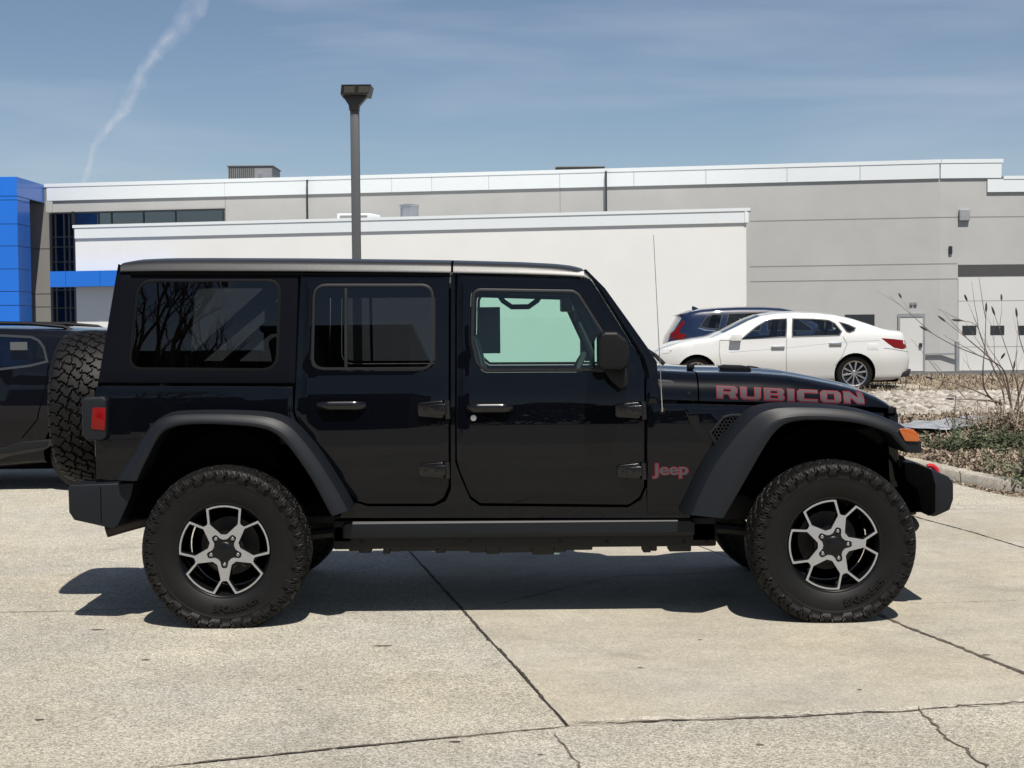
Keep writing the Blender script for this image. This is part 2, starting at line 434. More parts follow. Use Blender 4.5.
def flat_mesh(name, loops_out, holes, y, thick, m, res=.02, bevel=0):
    """2D polygon with holes in XZ -> slab facing -Y at y"""
    P, T = fill(loops_out, holes, res)
    n = len(P); V = [(p[0], y, p[1]) for p in P]+[(p[0], y+thick, p[1]) for p in P]
    Fc = [tuple(t) for t in T]+[tuple(n+i for i in t[::-1]) for t in T]
    edge = {}
    for t in T:
        for a, b in ((t[0], t[1]), (t[1], t[2]), (t[2], t[0])): edge.setdefault((min(a, b), max(a, b)), []).append((a, b))
    for k, l in edge.items():
        if len(l) == 1: a, b = l[0]; Fc.append((b, a, n+a, n+b))
    me = bpy.data.meshes.new(name); me.from_pydata([tuple(map(float, v)) for v in V], [], [tuple(map(int, f)) for f in Fc]); me.materials.append(MATS[m] if isinstance(m, str) else m)
    return me
def pol(r, a): return (r*math.cos(R(a)), r*math.sin(R(a)))
def rim_meshes():
    """spoke face local to wheel centre, facing -Y"""
    out = []; holes = []
    for k in range(5):
        a = 90+72*k
        # outer contour: V apex, corner, arc, corner
        out += [pol(.166, a-36-5.5), pol(.166, a-36+5.5)] if False else []
    loop = []
    for k in range(5):
        a = 90+72*k
        loop += [pol(.155, a-36+3.5), pol(.163, a-36+6)]
        loop += [pol(.2265, a-22.8+j*45.6/10) for j in range(11)]
        loop += [pol(.163, a+36-6), pol(.155, a+36-3.5)]
        c, s = math.cos(R(a)), math.sin(R(a))
        def tr(r_, t_): return (c*r_-s*t_, s*r_+c*t_)
        w = [tr(.080, .014), tr(.080, -.014), tr(.131, -.0705)]
        w += [pol(.2180, a-20.4+j*40.8/8) for j in range(9)]
        w += [tr(.131, .0705)]
        holes.append(rounded(w, [.006, .006, .012]+[.006]+[0]*7+[.006, .012], 3))
    hub = []
    for k in range(5):
        a = 54+72*k       # spoke / lug direction
        hub += [pol(.054, a-34), pol(.060, a-20)]
        hub += [pol(.084, a-10.5), pol(.090, a-5.5), pol(.090, a+5.5), pol(.084, a+10.5)]
        hub += [pol(.060, a+20)]
    holes.append(hub)
    # stars of neighbouring windows and hub must stay apart: windows start at r=.088 between spokes
    face = flat_mesh('spoke_face', loop, holes, -.012, .004, 'rim_machined', .012)
    body = flat_mesh('spokes', loop, [offset(h, .003) for h in holes[:5]], -.008, .040, 'rim_black', .012)
    return face, body
def build_wheel_data():
    d = {}
    d['tyre_round'] = tyre_mesh(); d['tyre'] = loaded(d['tyre_round'])
    d['face'], d['spokes'] = rim_meshes()
    # barrel + lip, -Y is the outside
    prof = [(-.024, .2275), (-.030, .231), (-.034, .236), (-.034, .243), (-.024, .247), (-.012, .238), (.02, .232), (.20, .222), (.20, .215), (.02, .214), (-.004, .2165), (-.012, .2225), (-.024, .2275)]
    mb = MB().lathe(prof, n=72); d['rim'] = mb
    cap = MB().lathe([(.03, .0001), (.03, .095), (-.004, .095), (-.006, .060), (-.012, .048), (-.020, .042), (-.024, .034), (-.025, .0001)], n=40); d['hub'] = cap
    l = MB().lathe([(-.002, .0125), (-.016, .0125), (-.024, .0105), (-.028, .006), (-.0285, .0001)], n=12); d['lug'] = l
    d['shield'] = MB().lathe([(.150, .03), (.150, .205), (.156, .205), (.156, .03)], n=40)
    d['disc'] = MB().lathe([(.115, .0001), (.115, .150), (.128, .150), (.128, .0001)], n=48)
    return d
WD = build_wheel_data()
def link_mesh(name, me, parent, loc=(0, 0, 0), rot=(0, 0, 0)):
    o = bpy.data.objects.new(name, me); COL.objects.link(o); o.parent = parent; o.location = loc; o.rotation_euler = rot; return o
_cache = {}
def mb_mesh(key, mb, m, sharp=35):
    if key not in _cache:
        o = mb.obj('tmp', m, world=False, sharp=sharp); me = o.data; bpy.data.objects.remove(o)
        b = bmesh.new(); b.from_mesh(me); bmesh.ops.recalc_face_normals(b, faces=b.faces[:]); b.to_mesh(me); b.free(); me.name = key
        _cache[key] = me
    return _cache[key]
def text_mesh(s, size, off, depth, m, res=3):
    c = bpy.data.curves.new('t', 'FONT'); c.body = s; c.size = size; c.offset = off; c.extrude = depth; c.align_x = 'CENTER'; c.align_y = 'CENTER'; c.resolution_u = res
    o = bpy.data.objects.new('t', c); COL.objects.link(o); bpy.context.view_layer.update()
    me = bpy.data.meshes.new_from_object(o.evaluated_get(bpy.context.evaluated_depsgraph_get())); bpy.data.objects.remove(o)
    me.materials.clear(); me.materials.append(MATS[m]); return me
def sidewall_text(s, r, size, a0, spacing=.82):
    """letters bent round the sidewall, local to the wheel, facing -Y"""
    me = text_mesh(s, size, size*.025, .0008, 'rubber_side', 2)
    for v in me.vertices:
        x, z = v.co.x, v.co.y; a = R(a0)+x/r; rr = r-z if a0 < 0 else r+z
        if a0 >= 0: a = R(a0)-x/r
        v.co = Vector((rr*math.cos(a), -.1462+(-.0022 if v.co.z > 0 else .002)+max(0, abs(rr-.305)-.015)*.12, rr*math.sin(a)))
    return me
TXT1 = sidewall_text("BFGoodrich", .292, .048, -78)
def wheel(name, parent, loc, rot_deg, side=-1, brake=True, tx=True):
    """wheel part with sub-parts; side -1 faces the camera"""
    w = link_mesh(name, mb_mesh('wheel_rim', WD['rim'], 'rim_black'), parent, loc)
    w.location = loc; w.rotation_euler = (0, R(-rot_deg), 0 if side < 0 else math.pi)
    yo = -.105
    w.location.y += 0
    link_mesh('tyre', WD['tyre'] if brake else WD['tyre_round'], w, (0, 0, 0), (0, R(rot_deg), 0))
    for n_, me in (('spoke_face', WD['face']), ('spokes', WD['spokes'])): link_mesh(n_, me, w, (0, -.106, 0))
    link_mesh('hub_cap', mb_mesh('hub_cap', WD['hub'], 'rim_black'), w, (0, -.094, 0))
    lug = mb_mesh('lug_nut', WD['lug'], 'lug')
    for k in range(5):
        x, z = pol(.071, 54+72*k); link_mesh('lug_nut', lug, w, (x, -.094, z))
    if brake: link_mesh('brake_disc', mb_mesh('brake_disc', WD['disc'], 'disc'), w, (0, -.06, 0))
    if brake: link_mesh('light_block_disc', mb_mesh('light_block_disc', WD['shield'], 'gap'), w, (0, -.06, 0))  # dark disc added to block light showing between the spokes
    if tx: link_mesh('tyre_lettering', TXT1, w)
    return w
# rim barrel offset so that its lip sits just inside the outer sidewall
for i, v in enumerate(WD['rim'].V): WD['rim'].V[i] = (v[0], v[1]-.085, v[2])

# ------------------------------------------------------------------ the black four-door off-roader
JY = 8.59; NEAR = 7.65
wr = at(225.8, 550.2, 7.72); wf = at(832.2, 544.4, 7.72); WZ = .3885
jeep = empty('off_road_suv', ((wr.x+wf.x)/2, JY, 0), 'black four door off-road suv with knobbly tyres and a spare wheel, nearest the camera', 'suv')
_tz = np.linspace(.3, 2.0, 400)
_tilt = np.interp(_tz, [.3, .45, .6, .75, .9, 1.0, 1.08, 1.135, 1.165, 1.185, 1.20, 1.215, 1.24, 1.3, 2.0],
                       [-2.4, -1.9, -1.2, -.3, .6, 1.2, 2.2, 4.6, 7.5, 9, 10.5, 9, 5.4, 5.0, 6.2])
_hw = .762-np.concatenate([[0], np.cumsum(np.tan(np.radians((_tilt[1:]+_tilt[:-1])/2))*np.diff(_tz))])
_hw = _hw-np.interp(.8, _tz, _hw)+.765
def jhw(x, z): return np.interp(z, _tz, _hw)-np.clip(np.asarray(x)-1.05, 0, 9)*.10
def jp(px, py, out=0.0):
    z = 1.0; x = 0
    for _ in range(5):
        p = at(px, py, JY-float(jhw(x, z))-out); x, z = p.x, p.z
    return (x, z)
def jps(l, out=0.0): return [jp(a, b, out) for a, b in l]
def jy(px, py, Y): p = at(px, py, Y); return (p.x, p.z)
def jys(l, Y): return [jy(a, b, Y) for a, b in l]

def build_jeep():
    P = 'paint'
    # --- greenhouse: hardtop quarter
    top_y = 270.5
    hq = jps([(117, 269.5), (299, 269.5), (295.5, 384), (97.5, 383.5)])
    hq = rounded(hq, [.05, .01, .008, .01], 4)
    win = rounded(jps([(140.5, 282.5), (277.5, 282.5), (274.8, 367.5), (131, 366.5)]), [.07, .05, .07, .05], 6)
    for sg, nm in ((-1, 0), (1, 0)):
        panel('hardtop_side', hq, jhw, 'hardtop', jeep, [offset(win, -.02)], bevel=.012, sign=sg, thick=.03)
        panel('window_seal', offset(win, -.021), jhw, 'seal', jeep, [offset(win, -.004)], res=.06, bevel=.004, sign=sg, thick=.02, out=-.001)
        g = panel('quarter_window', offset(win, -.012), jhw, 'glass_tint', jeep, res=.08, sign=sg, thick=0, out=-.006)
    # --- rear door
    rd = jps([(300.5, 273), (449, 273.5), (449, 486), (444, 498), (434, 504), (367, 504), (357, 501), (343, 487.5), (327, 461.5), (306, 435.5), (296, 418), (294.3, 410), (295.6, 384.5)])
    rd = rounded(rd, [.02, .02, .01, .06, .04, .03, .03, .05, .3, .3, .05, .03, .0], 4)
    rw = rounded(jps([(315.5, 286.5), (431.5, 286.5), (431.5, 367), (313.5, 367.5)]), .055, 6)
    for sg in (-1, 1):
        d = panel('rear_door', rd, jhw, P, jeep, [offset(rw, -.018)], bevel=.006, sign=sg, thick=.035)
        panel('window_seal', offset(rw, -.016), lambda x, z: jhw(x, z)+.004, 'door_seal', d, [offset(rw, .0)], res=.06, bevel=.007, sign=sg, thick=.012)
        panel('window_pane', offset(rw, -.008), jhw, 'glass_tint', d, res=.08, sign=sg, thick=0, out=-.008)
        a, b = jp(344, 284), jp(347.5, 369)
        panel('window_divider', [(a[0], b[1]), (b[0], b[1]), (b[0], a[1]), (a[0], a[1])], jhw, 'door_seal', d, res=.1, sign=sg, thick=.01, out=-.001, bevel=.004)
    # --- front door
    fd = jps([(457.5, 274), (588, 278), (592, 281), (641.5, 360), (644.5, 376), (644.5, 486), (640, 497), (629, 505), (480, 503.5), (470, 496), (459.5, 471), (456.5, 459), (456.5, 300)])
    fd = rounded(fd, [.02, .02, .01, .1, .1, .01, .05, .04, .03, .06, .08, .05, .0], 4)
    fw = rounded(jps([(474.5, 291), (573, 292.5), (578, 296), (612, 350), (614, 368.5), (486, 369), (478, 362), (473.5, 340)]), [.035, .06, .03, .02, .012, .02, .02, .05], 5)
    for sg in (-1, 1):
        d = panel('front_door', fd, jhw, P, jeep, [offset(fw, -.018)], bevel=.006, sign=sg, thick=.035)
        panel('window_seal', offset(fw, -.016), lambda x, z: jhw(x, z)+.004, 'door_seal', d, [offset(fw, .0)], res=.06, bevel=.007, sign=sg, thick=.012)
        panel('window_pane', offset(fw, -.008), jhw, 'glass_clear', d, res=.08, sign=sg, thick=0, out=-.008)
        # key hole and handle
        for cx, cy, par in ((489.5, 407.5, d),):
            pass
    near_fd = [o for o in jeep.children if o.name.startswith('front_door')][0]
    near_rd = [o for o in jeep.children if o.name.startswith('rear_door')][0]
    far_fd = [o for o in jeep.children if o.name.startswith('front_door')][1]
    far_rd = [o for o in jeep.children if o.name.startswith('rear_door')][1]
    def handle(par, x0, x1, yc, sg):
        a = jp(x0, yc); b = jp(x1, yc); z = a[1]; y0 = float(jhw(a[0], z))
        mb = MB(); L = b[0]-a[0]; out = []
        n = 16; rows = []
        for i in range(n+1):
            t = i/n; x = a[0]+L*t; lift = .045*min(1, 4.5*min(t+.03, 1-t+.03))**.6; hh = .0215*(1-.25*(2*t-1)**6)
            cy = y0+lift; sec = []
            for k in range(10):
                th = 2*math.pi*k/10; sec.append((x, JY+sg*(cy-.012+.012*math.cos(th)), z+hh*math.sin(th)))
            rows.append(sec+[sec[0]])
        mb.grid(rows); mb.F += [tuple(range(10))[::-1], tuple(range(n*11, n*11+10))]
        h = fix_normals(mb.obj('door_handle', 'trim_gloss', par))
        m2 = MB().lathe([(0, .0001), (.0, .045), (-.004, .048), (-.004, .0001)], n=20)
        V = [(a[0]+L*.52+v[0]*1.05, JY+sg*(y0+.0015-v[1]*.3), z-.012+v[2]*.72) for v in m2.V]
        mesh_obj('handle_recess', V, m2.F, 'gap', par)
    def hinge(par, x0, x1, y0_, y1_, sg):
        a = jp(x0, y0_); b = jp(x1, y1_); z = (a[1]+b[1])/2; y0 = float(jhw(a[0], z)); hz = (a[1]-b[1])/2
        mb = MB(); L = b[0]-a[0]
        ys = sorted((JY+sg*(y0-.004), JY+sg*(y0+.026)))
        mb.prism(rounded([(a[0], z-hz*.75), (b[0]-.02, z-hz), (b[0]-.02, z+hz), (a[0], z+hz*.75)], .014, 3), ys[0], ys[1], .011, 4)
        ys = sorted((JY+sg*(y0+.0), JY+sg*(y0+.040)))
        mb.prism(rounded([(a[0]+L*.35, z-hz*.5), (b[0]-.01, z-hz*.62), (b[0]-.01, z+hz*.62), (a[0]+L*.35, z+hz*.5)], .008, 3), ys[0], ys[1], .009, 3)
        mb.tube([(b[0], JY+sg*(y0+.022), z-hz*1.05), (b[0]-.004, JY+sg*(y0+.022), z+hz*1.05)], .015, 12)
        mb.obj('hinge', 'trim_gloss', par)
        for t in (.22, .6):
            m2 = MB(); c = (a[0]+L*t, JY+sg*(y0+(.027 if t < .3 else .041)), z)
            V = MB().lathe([(0, .0001), (0, .0065), (-.003, .006), (-.0035, .0001)], n=10)
            m2.add([(c[0]+v[0], c[1]-sg*v[1]*1.0, c[2]+v[2]) for v in V.V], V.F)
            m2.obj('bolt', 'plastic_dark', par)
    for sg, r_, f_ in ((-1, near_rd, near_fd), (1, far_rd, far_fd)):
        handle(r_, 317, 366, 405.5, sg); handle(f_, 466.5, 513, 408, sg)
        hinge(r_, 418, 448, 400.5, 418, sg); hinge(r_, 419, 448, 462, 477.5, sg)
        hinge(f_, 615, 644, 402, 418.5, sg); hinge(f_, 617, 644, 463, 478.5, sg)
    k = jp(473.5, 418)
    m2 = MB().lathe([(0, .0001), (0, .016), (-.004, .015), (-.0045, .0001)], n=20)
    mesh_obj('key_hole', [(k[0]+v[0], JY-float(jhw(*k))-.001+v[1], k[1]+v[2]) for v in m2.V], m2.F, 'silver', near_fd)
    # --- rear quarter panel below the hardtop
    q = jps([(95, 385.5), (293, 386.5), (293, 412), (297, 424), (306, 440), (327, 466), (345, 496), (352, 507), (352, 513), (330, 513), (312, 470), (290, 436), (272, 424), (240, 419), (190, 419), (168, 424), (152, 438), (140, 462), (132, 482), (124, 487), (96, 487)])
    # --- body tub behind: one sheet with wheel arch cut, doors sit proud of it
    for sg in (-1, 1):
        panel('rear_quarter_panel', rounded(q, [.03, .01]+[.02]*18+[.01], 2), jhw, P, jeep, bevel=.005, sign=sg, thick=.02, out=-.001)
        sill = jps([(345, 500), (358, 503.5), (368, 506.5), (434, 506.5), (446, 501), (451, 489), (451, 274), (455, 274), (455, 462), (460, 476), (470, 499), (480, 506), (628, 507.5), (641, 500), (646.5, 487), (646.5, 500), (690, 500), (690, 518), (340, 518)])
        panel('rocker_panel', sill, jhw, P, jeep, sign=sg, thick=.02, out=-.006, res=.04)
    # --- cowl side and front fender
    cw = jps([(646, 404), (646, 378), (641, 358), (592, 279.5), (583, 270), (586, 269), (605, 288), (628, 320), (648, 348), (657, 362), (660, 404)])
    fe = jps([(647, 404), (700, 404), (800, 407), (884, 413), (884, 424), (860, 416), (815, 412), (776, 412), (760, 418), (742, 436), (722, 466), (700, 500), (690, 514), (647, 514)])
    for sg in (-1, 1):
        panel('windshield_pillar', rounded(cw, .004, 2), jhw, P, jeep, bevel=.005, sign=sg, thick=.05, out=.002)
        panel('front_fender', rounded(fe, .006, 2), jhw, P, jeep, bevel=.005, sign=sg, thick=.02)
        cs = jps([(647.5, 402), (647.5, 377), (652, 366), (660, 363.5), (697, 366.5), (697, 402)])
    # fender vent: dark recess plate, mesh and frame
    fil = jps([(683, 407), (716, 409), (742, 407), (760, 409), (748, 424), (729, 445), (712, 449), (700, 440), (690, 424)])
    vent = jps([(711, 433), (724, 418), (731, 416), (746, 416), (741, 425), (722, 443), (718, 446)])
    for sg in (-1, 1):
        f = panel('fender_recess', rounded(fil, .02, 4), jhw, 'paint', jeep, sign=sg, thick=.01, out=.002, bevel=.006)
        v = panel('fender_vent', rounded(vent, .006, 3), jhw, 'gap', jeep, sign=sg, thick=.006, out=.005)
        panel('vent_frame', rounded(offset(vent, -.012), .008, 3), jhw, 'plastic', v, [rounded(offset(vent, .0), .004, 3)], sign=sg, thick=.008, out=.013, bevel=.004, res=.03)
        mb = MB(); va = np.array(vent); lo, hi = va.min(0), va.max(0)
        st = .019
        for i in range(int((hi[0]-lo[0])/st)+1):
            for j in range(int((hi[1]-lo[1])/st*1.15)+2):
                x = lo[0]+(i+.5*(j % 2))*st; z = lo[1]+j*st*.87
                if inside([(x, z)], vent)[0]:
                    y = JY+sg*(float(jhw(x, z))+.010)
                    for a in (90, 210, 330):
                        c, s_ = pol(st*.577, a); dx, dz = pol(.0020, a+90)
                        mb.add([(x-dx, y, z-dz), (x+dx, y, z+dz), (x+c+dx, y, z+s_+dz), (x+c-dx, y, z+s_-dz)], [(0, 1, 2, 3)])
        mb.obj('vent_mesh', 'door_seal', v, smooth=False)
    # --- hood: lofted
    HS = []  # stations px, bottom py, top py (silhouette at centre depth)
    for px, pb, pt, w in ((648, 399.5, 364.5, .690), (672, 400, 365, .686), (699, 400.8, 366.2, .682), (730, 401.6, 366.6, .676), (762, 402.5, 367.2, .669), (793, 403.5, 369.5, .662), (815, 404.3, 373.2, .656), (836, 405, 377.2, .650),
                          (853, 405.8, 380.8, .644), (868, 406.5, 384.8, .638), (880, 407.3, 389.5, .631), (888, 408.2, 394, .624), (894, 409.2, 399.5, .616), (897, 411, 405, .609)):
        zb = at(px, pb, JY-w).z; zt = at(px, pt, JY-.22).z; HS.append((at(px, pb, JY-w).x, zb, zt, w))
    HX = np.array([h[0] for h in HS]); HZB = np.array([h[1] for h in HS]); HZT = np.array([h[2] for h in HS]); HW_ = np.array([h[3] for h in HS])
    def hood_sec(x, n=26):
        zb, zt, w = np.interp(x, HX, HZB), np.interp(x, HX, HZT), np.interp(x, HX, HW_)
        H = (zt-zb)-.020; A = .15; half = []
        for i in range(n//2+1):
            th = math.pi/2*i/(n//2); half.append((w-A+A*math.cos(th)**.9, zb+H*math.sin(th)))
        yin = w-A
        for i in range(1, 12):
            y = yin*(1-i/11.0); cr = .006*(1-(y/yin)**2); b = .014/(1+math.exp((y-.30)/.018)); half.append((y, zb+H+cr+b))
        return half
    def hood_hw(x, z):
        x = np.asarray(x, float); z = np.asarray(z, float)
        zb, zt, w = np.interp(x, HX, HZB), np.interp(x, HX, HZT), np.interp(x, HX, HW_); H = (zt-zb)-.020
        s = np.clip((z-zb)/H, 0, .999); return w-.15+.15*np.power(np.sqrt(1-s*s), .9)
    def hood_part(name, xs):
        rows = []
        for x in xs:
            h = hood_sec(x); full = [(-y, z) for y, z in h]+[(y, z) for y, z in h[::-1][1:]]
            rows.append([(x, JY+y, z) for y, z in full])
        # tuck the border in
        o = fix_normals(MB().grid(rows).obj(name, P, jeep, sharp=60)); return o
    seam = at(698.5, 385, JY-.68).x
    hood_part('cowl_panel', np.linspace(HX[0], seam-.004, 8)); hood_part('hood', list(np.linspace(seam+.004, HX[6], 40))+list(np.linspace(HX[6]+.01, HX[-1], 40)))
    # under-hood dark body so gaps read dark
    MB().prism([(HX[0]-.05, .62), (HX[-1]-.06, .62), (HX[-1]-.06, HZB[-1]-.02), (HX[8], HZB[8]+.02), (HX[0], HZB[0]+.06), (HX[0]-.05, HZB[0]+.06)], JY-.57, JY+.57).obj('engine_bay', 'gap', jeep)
    # front end of hood closes on the grille
    gx = HX[-1]
    go = [(JY-.60, .64), (JY+.60, .64), (JY+.60, HZB[-1]-.02), (JY+.56, HZT[-1]-.01), (JY+.3, HZT[-1]+.012), (JY-.3, HZT[-1]+.012), (JY-.56, HZT[-1]-.01), (JY-.60, HZB[-1]-.02)]
    gr = MB().prism(go, gx-.05, gx+.012, .012, 3, axis='x').obj('grille', P, jeep)
    mb = MB()
    for i in range(7):
        y = JY+(i-3)*.107; mb.prism(rounded([(y-.033, .78), (y+.033, .78), (y+.033, 1.03), (y-.033, 1.03)], .03, 4), gx+.004, gx+.0145, 0, axis='x')
    mb.obj('grille_slot', 'gap', gr)
    for sg in (-1, 1):
        V = MB().lathe([(0, .0001), (.02, .05), (.012, .088), (.0, .095)], n=28, axis='x')
        mesh_obj('headlight', [(gx+.012+v[0], JY+sg*.47+v[1], .95+v[2]) for v in V.V], V.F, 'headlamp', jeep)
    # side marks on the front edge of the hood: rubber stops / latch
    for sg in (-1, 1):
        a = at(890, 404, JY-.63); mb = MB()
        mb.box(a.x-.012, a.x+.02, JY+sg*.622-.012, JY+sg*.622+.012, a.z-.05, a.z-.012, .006)
        mb.box(a.x+.022, a.x+.036, JY+sg*.618-.008, JY+sg*.618+.008, a.z-.05, a.z-.018, .004)
        mb.obj('hood_latch', 'plastic_dark', jeep)
    # washer nozzles / vents on hood and wiper arms
    mb = MB()
    for px0, px1, py, Y in ((719, 750, 363.5, JY-.25), (744, 762, 364.5, JY-.1)):
        a = at(px0, py+2, Y); b = at(px1, py+2.5, Y)
        mb.prism([(a.x, a.z-.02), (b.x, b.z-.02), (b.x-.01, b.z-.006), (b.x-.04, b.z+.004), (a.x+.03, a.z+.004), (a.x, a.z-.004)], Y-.06, Y+.06, .003)
    mb.obj('hood_vent', 'plastic_dark', jeep)
    mb = MB()
    p0 = at(691, 363.5, JY-.35); mb.box(p0.x-.02, p0.x+.018, JY-.36, JY-.31, p0.z-.03, p0.z-.004, .006)
    mb.obj('wiper_base', 'plastic_dark', jeep); mb = MB(); q0 = at(648, 350, JY-.2); q1 = at(664, 364, JY-.3)
    mb.tube([q1, at(656, 356, JY-.28), q0], [.012, .011, .008], 8)
    mb.obj('wiper', 'plastic_dark', jeep)
    # --- windshield frame top and glass
    a0 = at(584, 270, JY-.62); a1 = at(656, 362, JY-.66)
    ws = MB(); hwt = .60; hwb = .665
    d = Vector((a1.x-a0.x, 0, a1.z-a0.z)).normalized(); n_ = Vector((d.z, 0, -d.x)); n_ = -n_ if n_.x < 0 else n_
    def wsrow(t, hw, k=9): return [(a0.x+(a1.x-a0.x)*t+.02*(1-(2*j/(k-1)-1)**2), JY-hw+2*hw*j/(k-1), a0.z+(a1.z-a0.z)*t+.01*(1-(2*j/(k-1)-1)**2)) for j in range(k)]
    MB().grid([wsrow(t, hwt+(hwb-hwt)*t-.045) for t in np.linspace(.10, .93, 6)]).obj('windshield', 'glass_clear', jeep)
    MB().grid([wsrow(t, hwt+(hwb-hwt)*t) for t in (0, .05, .10)]).obj('windshield_header', P, jeep)
    MB().grid([wsrow(t, hwt+(hwb-hwt)*t) for t in (.93, .97, 1.03)]).obj('windshield_base', P, jeep)
    # --- roof loft (hardtop)
    RS = [(120, 263.2, 272.5), (131, 261.2, 272.3), (160, 260.0, 272.0), (200, 259.8, 272), (300, 260.2, 272.3), (400, 261.4, 273.2), (452, 262.2, 274), (520, 264.0, 275.2), (556, 265.8, 276.4), (574, 267.8, 277.3), (584, 270.5, 278.2)]
    def roof(name, xs, m):
        rows = []
        for x in xs:
            zt, zb = np.interp(x, RX, RZT), np.interp(x, RX, RZB); w = float(jhw(x, zb))+.006
            h = [(w-.012, zb+.004), (w, zb+.002), (w+.006, zb+.006), (w+.004, zb+.012), (w-.003, zb+.024), (w-.011, zb+.037), (w-.021, zt-.006), (w-.040, zt), (w-.10, zt+.008), (w*.6, zt+.022), (w*.3, zt+.030), (0, zt+.032)]
            rows.append([(x, JY-y, z) for y, z in h]+[(x, JY+y, z) for y, z in h[::-1][1:]])
        mb = MB().grid(rows); k = len(rows[0])
        o = fix_normals(mb.obj(name, m, jeep, sharp=50)); return o
    RX = np.array([at(p[0], p[1], JY-.70).x for p in RS]); RZT = np.array([at(p[0], p[1], JY-.70).z for p in RS]); RZB = np.array([at(p[0], p[2], JY-.70).z for p in RS])
    xs = at(452, 265, JY-.7).x
    roof('hardtop_roof', np.linspace(RX[0], xs-.006, 30), 'roof_edge'); roof('front_roof_panel', np.linspace(xs+.006, RX[-1], 22), 'roof_edge')
    # gutter strip
    for sg in (-1, 1):
        mb = MB()
        g0 = jp(131, 272.5); g1 = jp(449, 273.6)
        ys = sorted((JY+sg*(float(jhw(*g0))-.01), JY+sg*(float(jhw(*g0))+.012)))
        mb.prism([(g0[0], g0[1]-.016), (g1[0], g1[1]-.014), (g1[0], g1[1]+.001), (g0[0], g0[1]+.001)], ys[0], ys[1], .004)
        mb.obj('drip_rail', 'gap', jeep)
    # rear of the hardtop, lift glass, tailgate
    xr_t = jp(118, 268)[0]; xr_b = jp(97.5, 383.5)[0]; zt = jp(118, 266)[1]; zb = 1.205
    rr = lambda z: xr_t+(xr_b-xr_t)*(zt-z)/(zt-zb)
    rows = [[(rr(z)-.004-.035*(1-(2*j/12-1)**4), JY-(float(jhw(0, z))-.012)*(1-2*j/12), z) for j in range(13)] for z in np.linspace(zt+.012, zb, 8)]
    fix_normals(MB().grid(rows).obj('hardtop_rear', 'hardtop', jeep))
    rows = [[(rr(z)-.046, JY-.50*(1-2*j/12), z) for j in range(13)] for z in np.linspace(zt-.08, zb+.07, 8)]
    fix_normals(MB().grid(rows).obj('rear_window', 'glass_tint', jeep))
    xb = jp(95, 430)[0]
    rows = [[(xb-.004-.03*(1-(2*j/12-1)**6), JY-(float(jhw(0, z))-.008)*(1-2*j/12), z) for j in range(13)] for z in np.linspace(zb, .60, 12)]
    fix_normals(MB().grid(rows).obj('tailgate', P, jeep))
    # corner seam on the rear body
    # --- inner dark tub (floor, wheel wells)
    fl = MB()
    x0, x1 = jp(100, 480)[0], jp(646, 480)[0]
    fl.box(x0+.02, x1, JY-.70, JY+.70, .53, .60)
    fl.prism([(x0+.02, .60), (x0+.62, .60), (x0+.9, .78), (x0+.9, .98), (x0+.02, .98)], JY-.70, JY-.50)
    fl.prism([(x0+.02, .60), (x0+.62, .60), (x0+.9, .78), (x0+.9, .98), (x0+.02, .98)], JY+.50, JY+.70)
    fl.obj('floor_pan', 'gap', jeep)
    # wheel-well liners
    for (pc, nm) in ((wr, 0), (wf, 1)):
        for sg in (-1, 1):
            rows = []
            for yy in (.50, .735):
                rows.append([(pc.x+.49*math.cos(R(a)), JY+sg*yy, .36+.62*math.sin(R(a))) for a in range(27, 154, 7)])
            rows.append([(pc.x+.2*math.cos(R(a)), JY+sg*.49, .36+.2*math.sin(R(a))) for a in range(27, 154, 7)])
            rows = [rows[2], rows[0], rows[1]]
            MB().grid(rows).obj('wheel_liner', 'gap', jeep)
    # --- flares
    def flare(name, outer, inner, n, sg):
        def rs(l):
            c = np.array(l, float); d_ = np.concatenate([[0], np.cumsum(np.hypot(*np.diff(c, axis=0).T))])
            t = np.linspace(0, d_[-1], n); return np.stack([np.interp(t, d_, c[:, 0]), np.interp(t, d_, c[:, 1])], 1)
        O, I = rs(outer), rs(inner); rows = []
        for i in range(n):
            o, q_ = O[i], I[i]
            # keep stations matched across the arc
            def pt(f, yo):
                return (o[0]*(1-f)+q_[0]*f, JY+sg*yo, o[1]*(1-f)+q_[1]*f)
            rows.append([pt(-.02, .752), pt(0, .775), pt(.03, .83), pt(.10, .876), pt(.22, .905), pt(.45, .921), pt(.62, .928), pt(.68, .934), pt(.74, .938), pt(.9, .939), pt(1.0, .934), pt(1.03, .922), pt(1.02, .86), pt(1.0, .60)])
        mb = MB().grid(rows); k = len(rows[0])
        mb.F += [tuple(range(k)), tuple(range((n-1)*k, n*k))[::-1]]
        return fix_normals(mb.obj(name, 'plastic', jeep, sharp=26))
    YF = 7.70
    fo = spline(jys([(682, 514), (693, 488), (706, 462), (720, 443), (735, 426), (750, 412), (762, 406.5), (778, 404.2), (800, 404), (830, 405.2), (856, 408.5), (874, 413), (892, 419.5), (906, 426), (914, 434), (919, 442)], YF), n=4)
    fi = spline(jys([(722, 517), (730, 503), (742, 482), (754, 461), (764, 444), (773, 431.5), (783, 423.5), (797, 420), (815, 419.2), (838, 420.3), (858, 423), (874, 427.5), (886, 432), (894, 438), (900, 446), (905, 452)], YF), n=4)
    ro = spline(jys([(115, 480), (122, 467), (132, 452), (142, 435), (152, 422), (165, 414.2), (180, 412), (205, 411.3), (235, 411.5), (262, 413), (278, 416), (292, 423), (304, 435), (317, 451), (331, 472), (345, 495), (352, 509)], YF), n=4)
